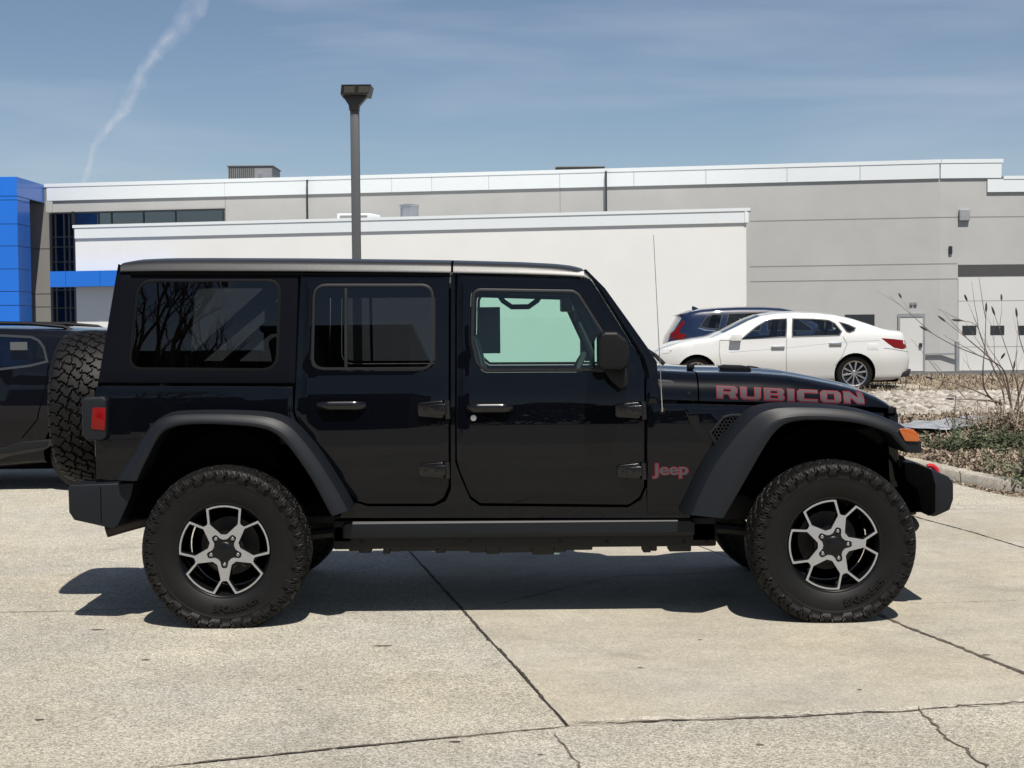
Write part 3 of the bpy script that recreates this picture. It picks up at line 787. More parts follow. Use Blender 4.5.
    ri = spline(jys([(139, 480), (143, 470), (150, 456), (157, 442), (164, 432), (174, 426.5), (188, 424), (208, 423.3), (233, 424.3), (254, 426), (270, 429.5), (282, 437), (292, 448), (303, 463), (314, 480), (326, 502), (333, 515)], YF), n=4)
    for sg in (-1, 1):
        f = flare('front_fender_flare', fo, fi, 60, sg); flare('rear_fender_flare', ro, ri, 60, sg)
        # front end block of the flare and the amber lamp
        e = jys([(886, 431), (905, 429), (919.5, 441.5), (919, 452.5), (904, 452), (893, 439)], YF)
        ys = sorted((JY+sg*.62, JY+sg*.932)); MB().prism(rounded(e, .006, 2), ys[0], ys[1], .006).obj('flare_nose', 'plastic', f)
        e = jys([(896.5, 428.2), (911, 428.6), (916.5, 434), (917, 441), (903, 440.5)], YF-.01)
        ys = sorted((JY+sg*.66, JY+sg*.944)); MB().prism(rounded(e, .008, 3), ys[0], ys[1], .008, 3).obj('turn_signal', 'amber_lens', jeep)
    # --- side rail
    for sg in (-1, 1):
        a = at(347, 520, 7.87); b = at(694, 520, 7.87); zt_, zb_ = a.z, at(500, 536.5, 7.87).z
        sec = [(.70, zt_-.01), (.722, zt_), (.742, zt_-.004), (.752, zt_-.018), (.752, zb_+.02), (.742, zb_), (.70, zb_)]
        mb = MB(); rows = []
        for x, sh in ((a.x-.02, .03), (a.x, .0), (b.x-.06, 0), (b.x-.025, .006), (b.x, .03)):
            rows.append([(x, JY+sg*(y-sh*.3), min(z, zt_-sh)) for y, z in sec]+[(x, JY+sg*.70, min(zt_-.01, zt_-sh))])
        mb.grid(rows); k = len(rows[0]); mb.F += [tuple(range(k)), tuple(range(4*k, 5*k))]
        s_ = fix_normals(mb.obj('side_rail', 'plastic', jeep, sharp=25))
        mb = MB(); ys = sorted((JY+sg*.60, JY+sg*.70))
        c0 = at(333, 519, 7.9); c1 = at(716, 519, 7.9)
        mb.box(c0.x, c1.x, ys[0], ys[1], at(500, 546.5, 7.95).z, a.z-.03, .01)
        mb.box(c0.x, c0.x+.1, ys[0]-.0, ys[1]+.0, zb_-.03, zt_-.006, .01); mb.box(c1.x-.13, c1.x, ys[0], ys[1]+.0, zb_-.04, zt_-.006, .01)
        mb.obj('rail_mount', 'chassis_dusty', jeep)
        for px in (362, 470, 560, 607, 684, 707):
            mb = MB(); p = at(px, 541.5, 7.9); V = MB().lathe([(0, .0001), (-.004, .006), (0, .008)], n=10); ysg = JY+sg*.704
            mb.add([(p.x+v[0], ysg-sg*v[1] if False else ysg+v[1]*(1 if sg < 0 else -1), p.z+v[2]) for v in V.V], V.F)
            mb.obj('bolt', 'chassis', s_)
    # --- chassis
    ch = MB()
    ch.box(-2.0, 2.1, JY-.46, JY-.38, .46, .60, .01); ch.box(-2.0, 2.1, JY+.38, JY+.46, .46, .60, .01)
    ch.box(-.95, -.1, JY-.36, JY+.30, .335, .52, .04); ch.box(-.1, .55, JY-.35, JY+.32, .36, .52, .03)
    ch.box(.2, 1.2, JY-.2, JY+.2, .40, .62, .05)
    ch.prism([(.55, .36), (.75, .42), (.75, .52), (.55, .52)], JY-.35, JY+.3)
    for x in (-1.85, -.9, .1, .95, 2.0): ch.box(x-.05, x+.05, JY-.4, JY+.4, .46, .56, .01)
    for px in (388, 500, 640, 650): 
        p = at(px, 551, 7.98); ch.box(p.x-.03, p.x+.03, JY-.60, JY-.45, .352, .44, .01)
    ch.prism([(at(694, 545, 7.95).x, .42), (at(715, 545, 7.95).x, .42), (at(713, 556, 7.95).x, .345), (at(702, 556, 7.95).x, .345)], JY-.62, JY-.55, .005)
    ch.tube([(-.9, JY-.5, .36), (.9, JY-.48, .38)], .022); ch.tube([(wr.x, JY-.48, .37), (-.45, JY-.44, .46)], .03)
    ch.tube([(wf.x, JY-.48, .37), (.62, JY-.44, .46)], .03); ch.tube([(wf.x, JY+.48, .37), (.62, JY+.44, .46)], .03)
    for p0_, p1_, yb_ in ((350, 364, 549.5), (360, 372, 551.5), (384, 391, 552.5), (392, 402, 550), (402, 440, 549.5), (436, 446, 551.5), (446, 470, 549.5), (470, 486, 551), (486, 500, 552.5), (500, 532, 551), (532, 554, 553), (554, 566, 550.5), (566, 592, 548.5), (642, 650, 551), (650, 656, 549.5), (668, 690, 550)):
        q0, q1 = at(p0_, yb_, 8.05), at(p1_, yb_, 8.05); ch.box(q0.x, q1.x, 7.99, 8.11, (q0.z+q1.z)/2, .47, .006)
    ch.obj('chassis', 'chassis', jeep)
    for w_ in (wr, wf):
        ax = MB()
        ax.tube([(w_.x, JY-.72, WZ), (w_.x, JY+.72, WZ)], .045, 12)
        ax.lathe([(-.09, .02), (-.08, .10), (0, .15), (.08, .10), (.09, .02)], (w_.x, JY+(.0 if w_ is wr else -.25), WZ), 20, 'x')
        ax.tube([(w_.x+.1, JY-.55, .36), (w_.x+.16, JY-.50, .95)], [.035, .028], 12); ax.tube([(w_.x+.1, JY+.55, .36), (w_.x+.16, JY+.50, .95)], [.035, .028], 12)
        for s2 in (-1, 1):
            hel = [(w_.x-.05+.065*math.cos(a*.7), JY+s2*.43+.065*math.sin(a*.7), .48+a*.0062) for a in range(60)]; MB().tube(hel, .009, 6).obj('coil_spring', 'chassis', jeep)
        ax.obj('axle', 'chassis', jeep)
    ex = MB()
    e1 = at(150, 519, 8.0)
    path = [e1+Vector((.25, .1, .03)), e1, at(128, 524, 8.0), at(106, 530, 7.98)]
    ex.tube(path, [.030, .034, .038, .040], 14, cap=False); ex.tube([p+Vector((.002, 0, 0)) for p in path], [.028, .030, .038, .038], 14, cap=False)
    mo = MB().box(-1.75, -1.15, JY-.2, JY+.4, .45, .60, .07)
    ex.add(mo.V, mo.F); ex.obj('exhaust', 'exhaust', jeep)
    # --- bumpers
    YB = JY-.86
    rb = jys([(68, 486.5), (70, 485), (101, 484), (134, 482.5), (131, 497), (118, 526), (113, 529), (99, 525.5), (74, 520), (69, 512)], YB)
    bx0, bx1 = min(p[0] for p in rb), max(p[0] for p in rb)
    plan = [(bx1, JY-.83), (bx0+.25, JY-.86), (bx0+.05, JY-.80), (bx0, JY-.70), (bx0-.03, JY-.3), (bx0-.03, JY+.3), (bx0, JY+.70), (bx0+.05, JY+.80), (bx0+.25, JY+.86), (bx1, JY+.83)]
    # end caps as bevelled prisms, centre bar between
    b_ = None
    for sg in (-1, 1):
        ys = sorted((JY+sg*.60, JY+sg*.862)); mb = MB().prism(rb, ys[0], ys[1], .022, 4)
        sx = at(101, 500, YB).x
        o = mb.obj('rear_bumper', 'plastic', jeep, sharp=25) if b_ is None else mb.obj('bumper_end', 'plastic', b_, sharp=25)
        if b_ is None: b_ = o
        m2 = MB(); zz = [p for p in rb]
        ys2 = JY+sg*.8635
        m2.box(sx-.002, sx+.002, min(ys2, JY+sg*.85), max(ys2, JY+sg*.85), at(101, 523, YB).z, at(101, 487, YB).z); m2.obj('bumper_seam', 'gap', b_)
    zt_, zb_ = at(100, 487, YB).z, at(100, 520, YB).z
    MB().box(bx0-.01, bx0+.16, JY-.6, JY+.6, zb_, zt_-.01, .02).obj('bumper_centre', 'plastic', b_)
    YB = JY-.66
    fb = jys([(916, 463.5), (922, 465), (946, 477), (952.5, 483), (952.5, 499), (949, 511), (934, 517.5), (930, 516), (930, 490), (924, 474)], YB)
    x_m = at(926, 490, YB).x
    full = jys([(908, 463), (920, 463.5), (951, 477.5), (956, 483.5), (956, 500), (952.5, 511), (937, 518), (926, 515), (921, 492)], YB)
    f_ = MB().prism(full, JY-.62, JY+.62, .012, 3).obj('front_bumper', 'plastic', jeep, sharp=25)
    for sg in (-1, 1):
        ys = sorted((JY+sg*.655, JY+sg*.60)); MB().prism(jys([(916, 463.5), (932, 470), (936, 485), (936, 512), (930, 516.5), (922, 512), (918, 490), (905, 480), (905, 463)], YB), ys[0], ys[1], .006).obj('bumper_mount', 'gap', f_)
        mb = MB(); c0 = at(925, 464, JY-.45)
        hk = [at(927, 466, JY-.42), at(930, 465.5, JY-.42), at(933, 466.5, JY-.42), at(936, 469, JY-.42), at(937.5, 473, JY-.42), at(938, 480, JY-.42)]
        if sg > 0: hk = [Vector((p.x, 2*JY-p.y, p.z)) for p in hk]
        mb.tube(hk, [.011, .013, .014, .015, .014, .013], 10); mb.obj('tow_hook', 'tow_red', f_)
        ys = sorted((JY+sg*.36, JY+sg*.48)); MB().box(x_m-.35, x_m, ys[0], ys[1], .48, .62, .01).obj('frame_horn', 'chassis', f_)
    # dark inner structure between tyre and bumper
    mb = MB(); mb.prism(jys([(880, 452), (904, 456), (906, 466), (922, 480), (926, 512), (905, 512), (893, 480)], JY-.5), JY-.52, JY+.52, .01); mb.obj('front_crossmember', 'gap', jeep)
    mb = MB(); mb.prism(jys([(880, 505), (906, 512), (912, 522), (903, 531), (880, 540)], JY-.3), JY-.5, JY+.5, .02); mb.obj('skid_plate', 'chassis', jeep)
    # --- tail lamps
    for sg in (-1, 1):
        YT = JY-.80
        hs = rounded(jys([(81.5, 397.5), (103, 396.5), (107, 400), (107, 438), (103, 441), (88, 441), (82, 435)], YT), .02, 4)
        ys = sorted((JY+sg*.60, JY+sg*.808)); h = MB().prism(hs, ys[0], ys[1], .016, 3).obj('tail_lamp', 'plastic', jeep, sharp=25)
        ln = rounded(jys([(93, 407.5), (106.5, 407.5), (105.5, 430.5), (91.5, 429)], YT), .01, 3)
        ys = sorted((JY+sg*.80, JY+sg*.8125)); MB().prism(ln, ys[0], ys[1], .004, 2).obj('tail_lamp_lens', 'red_lens', h)
    # --- mirrors
    for sg, par in ((-1, near_fd), (1, far_fd)):
        YM = JY-.98
        ho = rounded(jys([(604, 331.5), (617, 331.5), (627, 340), (629, 356), (627.5, 366), (622, 369.5), (602, 369.5), (597.5, 365), (597.5, 340), (600, 334)], YM), .02, 4)
        ys = sorted((JY+sg*.80, JY+sg*1.02)); m_ = MB().prism(ho, ys[0], ys[1], .022, 4).obj('door_mirror', 'plastic_dark', jeep, sharp=25)
        gx_ = at(597, 350, YM).x; ys = sorted((JY+sg*.83, JY+sg*1.0))
        MB().box(gx_-.003, gx_+.001, ys[0], ys[1], at(597, 365, YM).z, at(597, 336, YM).z).obj('mirror_glass', 'mirror', m_)
        a = at(612, 372, JY-.80); b = at(622, 388, JY-.76)
        MB().prism(rounded(jys([(603, 369), (626, 368), (628, 384), (620, 389), (610, 380)], JY-.80), .012, 3), *sorted((JY+sg*.735, JY+sg*.86)), .01, 2).obj('mirror_arm', 'plastic_dark', m_)
    # --- antenna
    b = at(662, 411, JY-.75); t = at(653.5, 235, JY-.78)
    V = MB().lathe([(0, .022), (-.008, .021), (-.016, .012), (-.02, .0001)], n=20)
    an = mesh_obj('antenna', [(b.x+v[0], b.y-.0+v[1], b.z+v[2]) for v in V.V], V.F, 'plastic_dark', jeep)
    b = Vector((b.x, b.y-.018, b.z)); mb = MB(); mb.tube([b, b+Vector((-.002, -.012, .02)), b+(t-b)*.2, t], [.006, .004, .0022, .0016], 8); mb.obj('antenna_mast', 'lug', an)
    # hood-side bolts
    for px, py, Yo in ((653, 394, .70), (689, 394, .69)):
        p = at(px, py, JY-Yo); V = MB().lathe([(0, .014), (-.006, .012), (-.008, .0001)], n=14)
        yy = JY-float(hood_hw(p.x, p.z))-.001; mesh_obj('bolt', [(p.x+v[0], yy+v[1], p.z+v[2]) for v in V.V], V.F, 'plastic_dark', jeep)
    # --- badges
    mk = text_mesh('Jeep', .10, .0022, .0, 'badge_grey', 6); mr = text_mesh('Jeep', .10, .0060, .0, 'badge_red', 6)
    xa = [v.co.x for v in mk.vertices]; ya = [v.co.y for v in mk.vertices]
    l, r_ = jp(652.5, 471), jp(688, 471); zt_, zb_ = jp(670, 463.5)[1], jp(670, 478.5)[1]
    sx = (r_[0]-l[0])/(max(xa)-min(xa)); sz = (zt_-zb_)/(max(ya)-min(ya))
    for nm, me, o_ in (('door_badge_outline', mr, .003), ('brand_badge', mk, .005)):
        for v in me.vertices:
            x = l[0]+(v.co.x-min(xa))*sx; z = zb_+(v.co.y-min(ya))*sz
            v.co = Vector((x, JY-float(jhw(x, z))-o_, z))-jeep.location
    par = link_mesh('name_badge', mk, jeep); link_mesh('badge_outline', mr, par)
    LET = {'R': (1.0, [(0, 0), (0, 1), (.86, 1), (1, .84), (1, .52), (.90, .38), (1.02, 0), (.66, 0), (.56, .34), (.32, .34), (.32, 0)], [[(.32, .58), (.32, .76), (.68, .76), (.68, .58)]]),
           'U': (1.0, [(0, 1), (0, .18), (.14, 0), (.86, 0), (1, .18), (1, 1), (.68, 1), (.68, .26), (.32, .26), (.32, 1)], []),
           'B': (1.0, [(0, 0), (0, 1), (.86, 1), (.98, .86), (.98, .62), (.90, .5), (1, .40), (1, .14), (.88, 0)], [[(.32, .22), (.32, .40), (.68, .40), (.68, .22)], [(.32, .60), (.32, .78), (.66, .78), (.66, .60)]]),
           'I': (.34, [(0, 0), (0, 1), (.34, 1), (.34, 0)], []),
           'C': (1.0, [(.14, 1), (0, .82), (0, .18), (.14, 0), (1, 0), (1, .27), (.34, .27), (.34, .73), (1, .73), (1, 1)], []),
           'O': (1.0, [(.14, 1), (0, .82), (0, .18), (.14, 0), (.86, 0), (1, .18), (1, .82), (.86, 1)], [[(.32, .27), (.32, .73), (.68, .73), (.68, .27)]]),
           'N': (1.0, [(0, 0), (0, 1), (.34, 1), (.68, .50), (.68, 1), (1, 1), (1, 0), (.66, 0), (.32, .5), (.32, 0)], [])}
    word = 'RUBICON'; gapw = .13; tot = sum(LET[c][0] for c in word)+gapw*(len(word)-1)
    c00 = at(716.5, 398.5, JY-.675); c01 = at(716.5, 385.6, JY-.665); c10 = at(864.5, 404.3, JY-.64); c11 = at(864.5, 392.2, JY-.63)
    def mapl(u, v):
        u = u/tot; a = c00*(1-u)+c10*u; b_2 = c01*(1-u)+c11*u; p = a*(1-v)+b_2*v; return (p.x, p.z)
    for nm, grow, o_, mm in (('decal_outline', .012, .0016, 'badge_red'), ('hood_decal', -.065, .0030, 'badge_grey')):
        mb = MB(); u0 = 0
        for c in word:
            w_, out_, hl = LET[c]; asp = 1.42
            oo = [(p[0]*asp, p[1]) for p in out_]; hh = [[(p[0]*asp, p[1]) for p in h] for h in hl]
            oo = offset(oo, -grow); hh = [offset(h, grow) for h in hh]
            Pp, T = fill(oo, hh, .2)
            V = []
            for p in Pp:
                x, z = mapl(u0+p[0]/asp, p[1]); V.append((x, JY-float(hood_hw(x, z))-o_, z))
            mb.add(V, [tuple(t) for t in T]); u0 += w_+gapw
        o = mb.obj(nm, mm, jeep if nm == 'decal_outline' else dec, sharp=60)
        if nm == 'decal_outline': dec = o; o.name = 'hood_lettering'
    # --- interior
    def seat(x, y, w, name='seat'):
        mb = MB()
        mb.prism(rounded([(x-.05, .80), (x+.50, .84), (x+.50, .96), (x-.02, .94)], .05, 3), y-w/2, y+w/2, .04, 3)
        s_ = mb.obj(name, 'seat_leather', jeep)
        MB().prism(rounded([(x-.10, .90), (x+.04, .90), (x-.10, 1.46), (x-.22, 1.45)], .04, 3), y-w/2+.01, y+w/2-.01, .04, 3).obj('backrest', 'seat_leather', s_)
        for yy in ((y,) if w < .8 else (y-.42, y+.42)): MB().prism(rounded([(x-.24, 1.47), (x-.12, 1.47), (x-.15, 1.64), (x-.24, 1.64)], .03, 3), yy-.13, yy+.13, .03, 3).obj('headrest', 'seat_leather', s_)
    seat(-.10, JY-.36, .5); seat(-.10, JY+.36, .5); seat(-1.05, JY, 1.25)
    dx = at(600, 380, JY).x
    MB().prism(rounded([(dx-.03, .95), (dx-.02, 1.19), (dx+.05, 1.235), (dx+.36, 1.21), (dx+.36, .7), (dx+.1, .7)], .04, 3), JY-.66, JY+.66, .02, 3).obj('dashboard', 'interior', jeep)
    sw = MB(); c = Vector((dx-.16, JY+.36, 1.17)); n_ = Vector((-.88, 0, .47)).normalized(); u_ = Vector((0, 1, 0)); v_ = n_.cross(u_)
    ring = [c+(u_*math.cos(a)+v_*math.sin(a))*.185 for a in np.linspace(0, 2*math.pi, 33)]; sw.tube(ring, .016, 8, cap=False)
    sw.tube([c-u_*.18, c, c+u_*.18], .02, 6); sw.tube([c, c-n_*.25], .03, 8); sw.obj('steering_wheel', 'interior', jeep)
    # roll cage with padding + headliner
    rc = MB()
    for sg in (-1, 1):
        y = JY+sg*.585
        rc.tube([(dx+.05, y+sg*.03, 1.2), (at(578, 290, JY).x-.05, y, 1.69), (-.25, y, 1.722), (-1.2, y, 1.722), (-1.75, y+sg*.04, 1.25)], [.034, .046, .050, .050, .034], 10)
        rc.tube([(-.28, y, 1.73), (-.30, y+sg*.06, 1.2), (-.30, y+sg*.07, .7)], .034, 10); rc.tube([(-1.15, y, 1.73), (-1.18, y+sg*.06, .9)], .034, 10)
    for x in (-.27, -1.15): rc.tube([(x, JY-.58, 1.735), (x, JY+.58, 1.735)], .034, 10)
    rc.obj('roll_bar', 'interior', jeep)
    MB().box(jp(125, 280)[0], at(580, 280, JY).x-.02, JY-.62, JY+.62, 1.765, 1.78).obj('headliner', 'headliner', jeep)
    # grab handle, sun visors, inner mirror
    gh = MB(); c = at(520, 301, JY+.55); gh.tube([c+Vector((-.14, 0, .06)), c+Vector((-.10, -.03, .0)), c+Vector((-.05, -.04, -.035)), c+Vector((.05, -.04, -.035)), c+Vector((.10, -.03, .0)), c+Vector((.14, 0, .06))], .016, 8); gh.obj('grab_handle', 'interior', jeep)
    MB().box(at(563, 300, JY).x, at(583, 300, JY).x, JY+.15, JY+.56, at(570, 311, JY).z, at(570, 296, JY).z, .01).obj('sun_visor', 'interior_grey', jeep)
    MB().box(at(575, 300, JY).x, at(582, 300, JY).x, JY-.13, JY+.13, at(570, 322, JY).z, at(570, 306, JY).z, .01).obj('rear_view_mirror', 'interior', jeep)
    # window sticker on the far front door glass
    a = at(477.5, 353.5, JY+.66); c = at(500, 307, JY+.66)
    MB().box(a.x, c.x, JY+.655, JY+.657, a.z, c.z).obj('window_sticker', 'paper_back', jeep)
    # --- wheels
    for sg in (-1, 1):
        yc = JY+sg*(.94-.1455)
        wheel('rear_wheel', jeep, Vector((wr.x, yc, WZ))-jeep.location, 0, sg, tx=True)
        wheel('front_wheel', jeep, Vector((wf.x, yc, WZ))-jeep.location, 20, sg, tx=True)
    sp = wheel('spare_wheel', jeep, Vector((-2.325, JY-.02, 1.075))-jeep.location, 12, -1, brake=False, tx=False)
    sp.rotation_euler = (0, R(12), 0); sp.rotation_mode = 'XYZ'
    sp.matrix_local = Matrix.Translation(Vector((-2.325, JY-.02, 1.075))-jeep.location) @ Matrix.Rotation(R(-90), 4, 'Z') @ Matrix.Rotation(R(12), 4, 'Y')
    MB().box(-2.25, -2.10, JY-.14, JY+.1, .95, 1.18, .02).obj('spare_carrier', 'plastic_dark', jeep)
build_jeep()
# ------------------------------------------------------------------ ground
def concrete_mat(name, col, agg=.5, scale=90, stain=.12, bump=.4):
    m = bpy.data.materials.new(name); m.use_nodes = True; nt = m.node_tree; N = nt.nodes; L = nt.links; b = N['Principled BSDF']
    tc = N.new('ShaderNodeTexCoord'); b.inputs['Roughness'].default_value = .88; b.inputs['Specular IOR Level'].default_value = .3
    def noise(s, d, r=.55, dist=0.0):
        n = N.new('ShaderNodeTexNoise'); n.inputs['Scale'].default_value = s; n.inputs['Detail'].default_value = d; n.inputs['Roughness'].default_value = r; n.inputs['Distortion'].default_value = dist
        L.new(tc.outputs['Object'], n.inputs['Vector']); return n.outputs['Fac']
    def rng_(v, a, b_, c, d):
        n = N.new('ShaderNodeMapRange'); n.inputs[1].default_value = a; n.inputs[2].default_value = b_; n.inputs[3].default_value = c; n.inputs[4].default_value = d; L.new(v, n.inputs[0]); return n.outputs[0]
    def mul(a, b_):
        n = N.new('ShaderNodeMath'); n.operation = 'MULTIPLY'; L.new(a, n.inputs[0]); L.new(b_, n.inputs[1]); return n.outputs[0]
    vo = N.new('ShaderNodeTexVoronoi'); vo.inputs['Scale'].default_value = scale; L.new(tc.outputs['Object'], vo.inputs['Vector'])
    ve = N.new('ShaderNodeSeparateColor'); L.new(vo.outputs['Color'], ve.inputs[0])
    a1 = rng_(ve.outputs[0], 0, 1, 1-agg*.42, 1+agg*.34)
    f1 = rng_(noise(scale*1.9, 3, .7), .3, .7, 1-agg*.55, 1+agg*.5)
    s1 = rng_(noise(.55, 6, .62, .6), .3, .7, 1-stain, 1+stain*.7)
    s2 = rng_(noise(3.2, 6, .65, .3), .32, .68, 1-stain*.7, 1+stain*.5)
    s3 = rng_(noise(14, 5, .7), .3, .7, 1-stain*.45, 1+stain*.45)
    pt = rng_(noise(1.7, 3, .5, 1.2), .62, .72, 1.0, 1-stain*1.1)
    # tyre-polished / dragged streaks, along X
    mp = N.new('ShaderNodeMapping'); mp.inputs['Scale'].default_value = (.35, 3.2, 1); mp.inputs['Rotation'].default_value = (0, 0, R(4)); L.new(tc.outputs['Object'], mp.inputs[0])
    ns = N.new('ShaderNodeTexNoise'); ns.inputs['Scale'].default_value = 1.8; ns.inputs['Detail'].default_value = 6; L.new(mp.outputs[0], ns.inputs['Vector'])
    s4 = rng_(ns.outputs['Fac'], .35, .7, 1+stain*.15, 1-stain*.35)
    v = mul(mul(mul(mul(mul(mul(a1, f1), s1), s2), s3), s4), pt)
    # hue drifts between warm and grey
    hm = N.new('ShaderNodeMix'); hm.data_type = 'RGBA'; L.new(rng_(noise(.9, 5), .35, .65, 0, 1), hm.inputs[0])
    hm.inputs[6].default_value = (*col, 1); hm.inputs[7].default_value = (col[0]*.96, col[1]*.99, col[2]*1.08, 1)
    sc = N.new('ShaderNodeVectorMath'); sc.operation = 'SCALE'; L.new(hm.outputs[2], sc.inputs[0]); L.new(v, sc.inputs['Scale']); L.new(sc.outputs[0], b.inputs['Base Color'])
    bp = N.new('ShaderNodeBump'); bp.inputs['Strength'].default_value = bump; bp.inputs['Distance'].default_value = .004
    L.new(f1, bp.inputs['Height']); L.new(bp.outputs[0], b.inputs['Normal']); MATS[name] = m
concrete_mat('concrete_coarse', (.515, .470, .372), 1.15, 135, .13, .8)
concrete_mat('concrete_smooth', (.385, .346, .268), .60, 150, .15, .3)
concrete_mat('concrete_pale', (.46, .42, .335), .8, 100, .2, .6)
concrete_mat('concrete_dark', (.30, .27, .225), .6, 60, .2, .5)
concrete_mat('kerb_concrete', (.40, .355, .28), .5, 60, .25, .4)
concrete_mat('asphalt', (.085, .085, .085), .6, 50, .2, .5)
concrete_mat('mulch_soil', (.165, .118, .085), 1.25, 38, .45, 1.0)
concrete_mat('dry_grass', (.22, .175, .125), 1.0, 26, .35, 1.0)
concrete_mat('joint_fill', (.05, .043, .035), .8, 60, .4, .6)
concrete_mat('crack_fill', (.13, .105, .08), .8, 60, .5, .6)
concrete_mat('fabric_sheet', (.30, .31, .32), .3, 30, .25, .3)
concrete_mat('lot_far', (.31, .29, .26), .4, 30, .15, .4)
def sheet(name, poly, dz, m, kind='structure', res=None, wob=0.0):
    """flat polygon on the terrain, world XY"""
    p = resample(poly, res) if res else poly
    if wob: p = [(x+random.uniform(-wob, wob), y+random.uniform(-wob, wob)) for x, y in p]
    P, T = fill(p, [], res or 400)
    V = [(a, b, terrain(a, b)+dz) for a, b in P]; o = mesh_obj(name, V, [tuple(t) for t in T], m, smooth=False)
    if kind: o['kind'] = kind
    return o
# base sheet to the horizon (follows the terrain breaks)
ys = [-900, -200, -60, 15.5, 26.5, 34, 47, 56, 400, 1500]; xs = [-1500, -60, 0, 60, 1500]
mb = MB().grid([[(x, y, terrain(x, y)-.03) for x in xs] for y in ys]); g = mb.obj('ground', 'lot_far', smooth=False); g['kind'] = 'structure'; fix_normals(g)
def g2(px, py, dz=0): p = G(px, py, dz); return (p.x, p.y)
# concrete slabs: joints traced and continued
J0 = g2(568, 726); J1 = g2(410, 552)
dj = (J1[0]-J0[0], J1[1]-J0[1])
K = (J0[0]+dj[0]*2.4, J0[1]+dj[1]*2.4)               # joint carried on beyond
r0 = g2(1024, 704); l0 = g2(150, 768)
e1 = g2(895, 622); e2 = g2(1024, 672)
r1 = g2(950, 507.5)
def ext(a, b, t): return (a[0]+(b[0]-a[0])*t, a[1]+(b[1]-a[1])*t)
R_far = ext(J0, r0, 3.2); L_far = ext(J0, l0, 3.4)
slab_lines = []
far_l = (-14, 15.4); 
def slab(poly, m, gap=.006, dz=0.0):
    P = offset(poly, gap) if gap else poly
    P = resample(P, .22); rr = random.Random(len(SLABS)+5)
    P = [(x+rr.gauss(0, .0022), y+rr.gauss(0, .0022)) for x, y in P]
    Pp, T = fill(P, [], 3.0, )
    V = [(a, b, terrain(a, b)+dz) for a, b in Pp]; n = len(P)
    k = len(V); ed = P; V += [(a, b, terrain(a, b)+dz) for a, b in ed]+[(a, b, terrain(a, b)-.028) for a, b in ed]
    Fc = [tuple(t) for t in T]+[(k+i, k+n+i, k+n+(i+1) % n, k+(i+1) % n) for i in range(n)]
    o = mesh_obj('concrete_slab', V, Fc, m, smooth=False); o['kind'] = 'structure'; SLABS.append(o)
SLABS = []
jx = ext(J0, J1, 2.0)
# far cross joint y (behind the vehicle)
yj = r1[1]
jj = ext(J0, J1, (yj-J0[1])/(J1[1]-J0[1]))
mid_r = ext(e1, e2, -1.6)
B = (-16, -6); 
slab([J0, R_far, (R_far[0], -8), (-3.0, -8), L_far and ext(J0, l0, 1.0), ], 'concrete_coarse')
slab([J0, ext(J0, l0, 1.0), (-3.0, -8), (-18, -8), (-18, yj+.6), (jj[0], yj), ], 'concrete_coarse') if False else None
slab([ext(J0, l0, 1.0), J0, jj, (-18, yj+.9), (-18, -8), (-3.0, -8)], 'concrete_coarse')
# right smooth slab is split by the joint running under the front wheel
s_a = ext(e1, e2, (J0[1]-e1[1])/(e2[1]-e1[1])) if e2[1] != e1[1] else e2
def inter(a, b, c, d):
    x1, y1, x2, y2, x3, y3, x4, y4 = *a, *b, *c, *d; D = (x1-x2)*(y3-y4)-(y1-y2)*(x3-x4)
    return (((x1*y2-y1*x2)*(x3-x4)-(x1-x2)*(x3*y4-y3*x4))/D, ((x1*y2-y1*x2)*(y3-y4)-(y1-y2)*(x3*y4-y3*x4))/D)
q1 = inter(e1, e2, J0, r0); q2 = inter(e1, e2, (0, yj), (1, yj-.0))
slab([J0, q1, q2, (q2[0], yj), jj] if q2[0] > jj[0] else [J0, q1, e1, inter(e1, e2, J0, J1)], 'concrete_smooth')
if q2[0] > jj[0]: slab([q1, R_far, (R_far[0], yj-.2), (q2[0], yj)], 'concrete_smooth')
else: slab([q1, R_far, (R_far[0], yj-.2), jj, inter(e1, e2, J0, J1), e1], 'concrete_smooth')
slab([jj, (R_far[0], yj-.2), (R_far[0], 15.4), (-2, 15.4), (-2, 22), (-18, 22), (-18, yj+.9)], 'concrete_coarse')
def crack(pts, w, m='crack_fill', dz=.003, name='pavement_crack', jag=.012):
    P = [np.array(p) for p in resample([tuple(p) for p in pts], .03, closed=False)]
    rr = random.Random(hash(str(pts[0])) % 1000); off = 0; V = []; Fc = []; n = len(P)
    for i, p in enumerate(P):
        t = P[min(i+1, n-1)]-P[max(i-1, 0)]; t = t/(np.linalg.norm(t)+1e-9); nn = np.array([-t[1], t[0]])
        off = off*.93+rr.gauss(0, jag*.5); ww = w*(.35+rr.random()*1.1)*.5*min(1, 6*min(i+.5, n-i)/n+.25)
        for s in (-1, 1): q = p+nn*(off+s*ww); V.append((q[0], q[1], terrain(q[0], q[1])+dz))
    for i in range(n-1): Fc.append((2*i, 2*i+1, 2*i+3, 2*i+2))
    o = mesh_obj(name, V, Fc, m, smooth=False); fix_normals(o)
    if o.data.polygons and o.data.polygons[0].normal.z < 0:
        o.data.flip_normals()
    o['kind'] = 'structure'; return o
crack([g2(920, 707), g2(938, 726), g2(952, 740), g2(985, 768), g2(1010, 800)], .012)
crack([g2(555, 733), g2(566, 748), g2(578, 768), g2(585, 800)], .008)
crack([g2(880, 503.5), g2(920, 518.5), g2(975, 533), g2(1024, 548), g2(1100, 566)], .014, jag=.002, name='pavement_joint', m='joint_fill')
crack([ext(J0, J1, .52), g2(620, 576), g2(700, 574), g2(760, 571)], .010, jag=.004, name='pavement_joint')
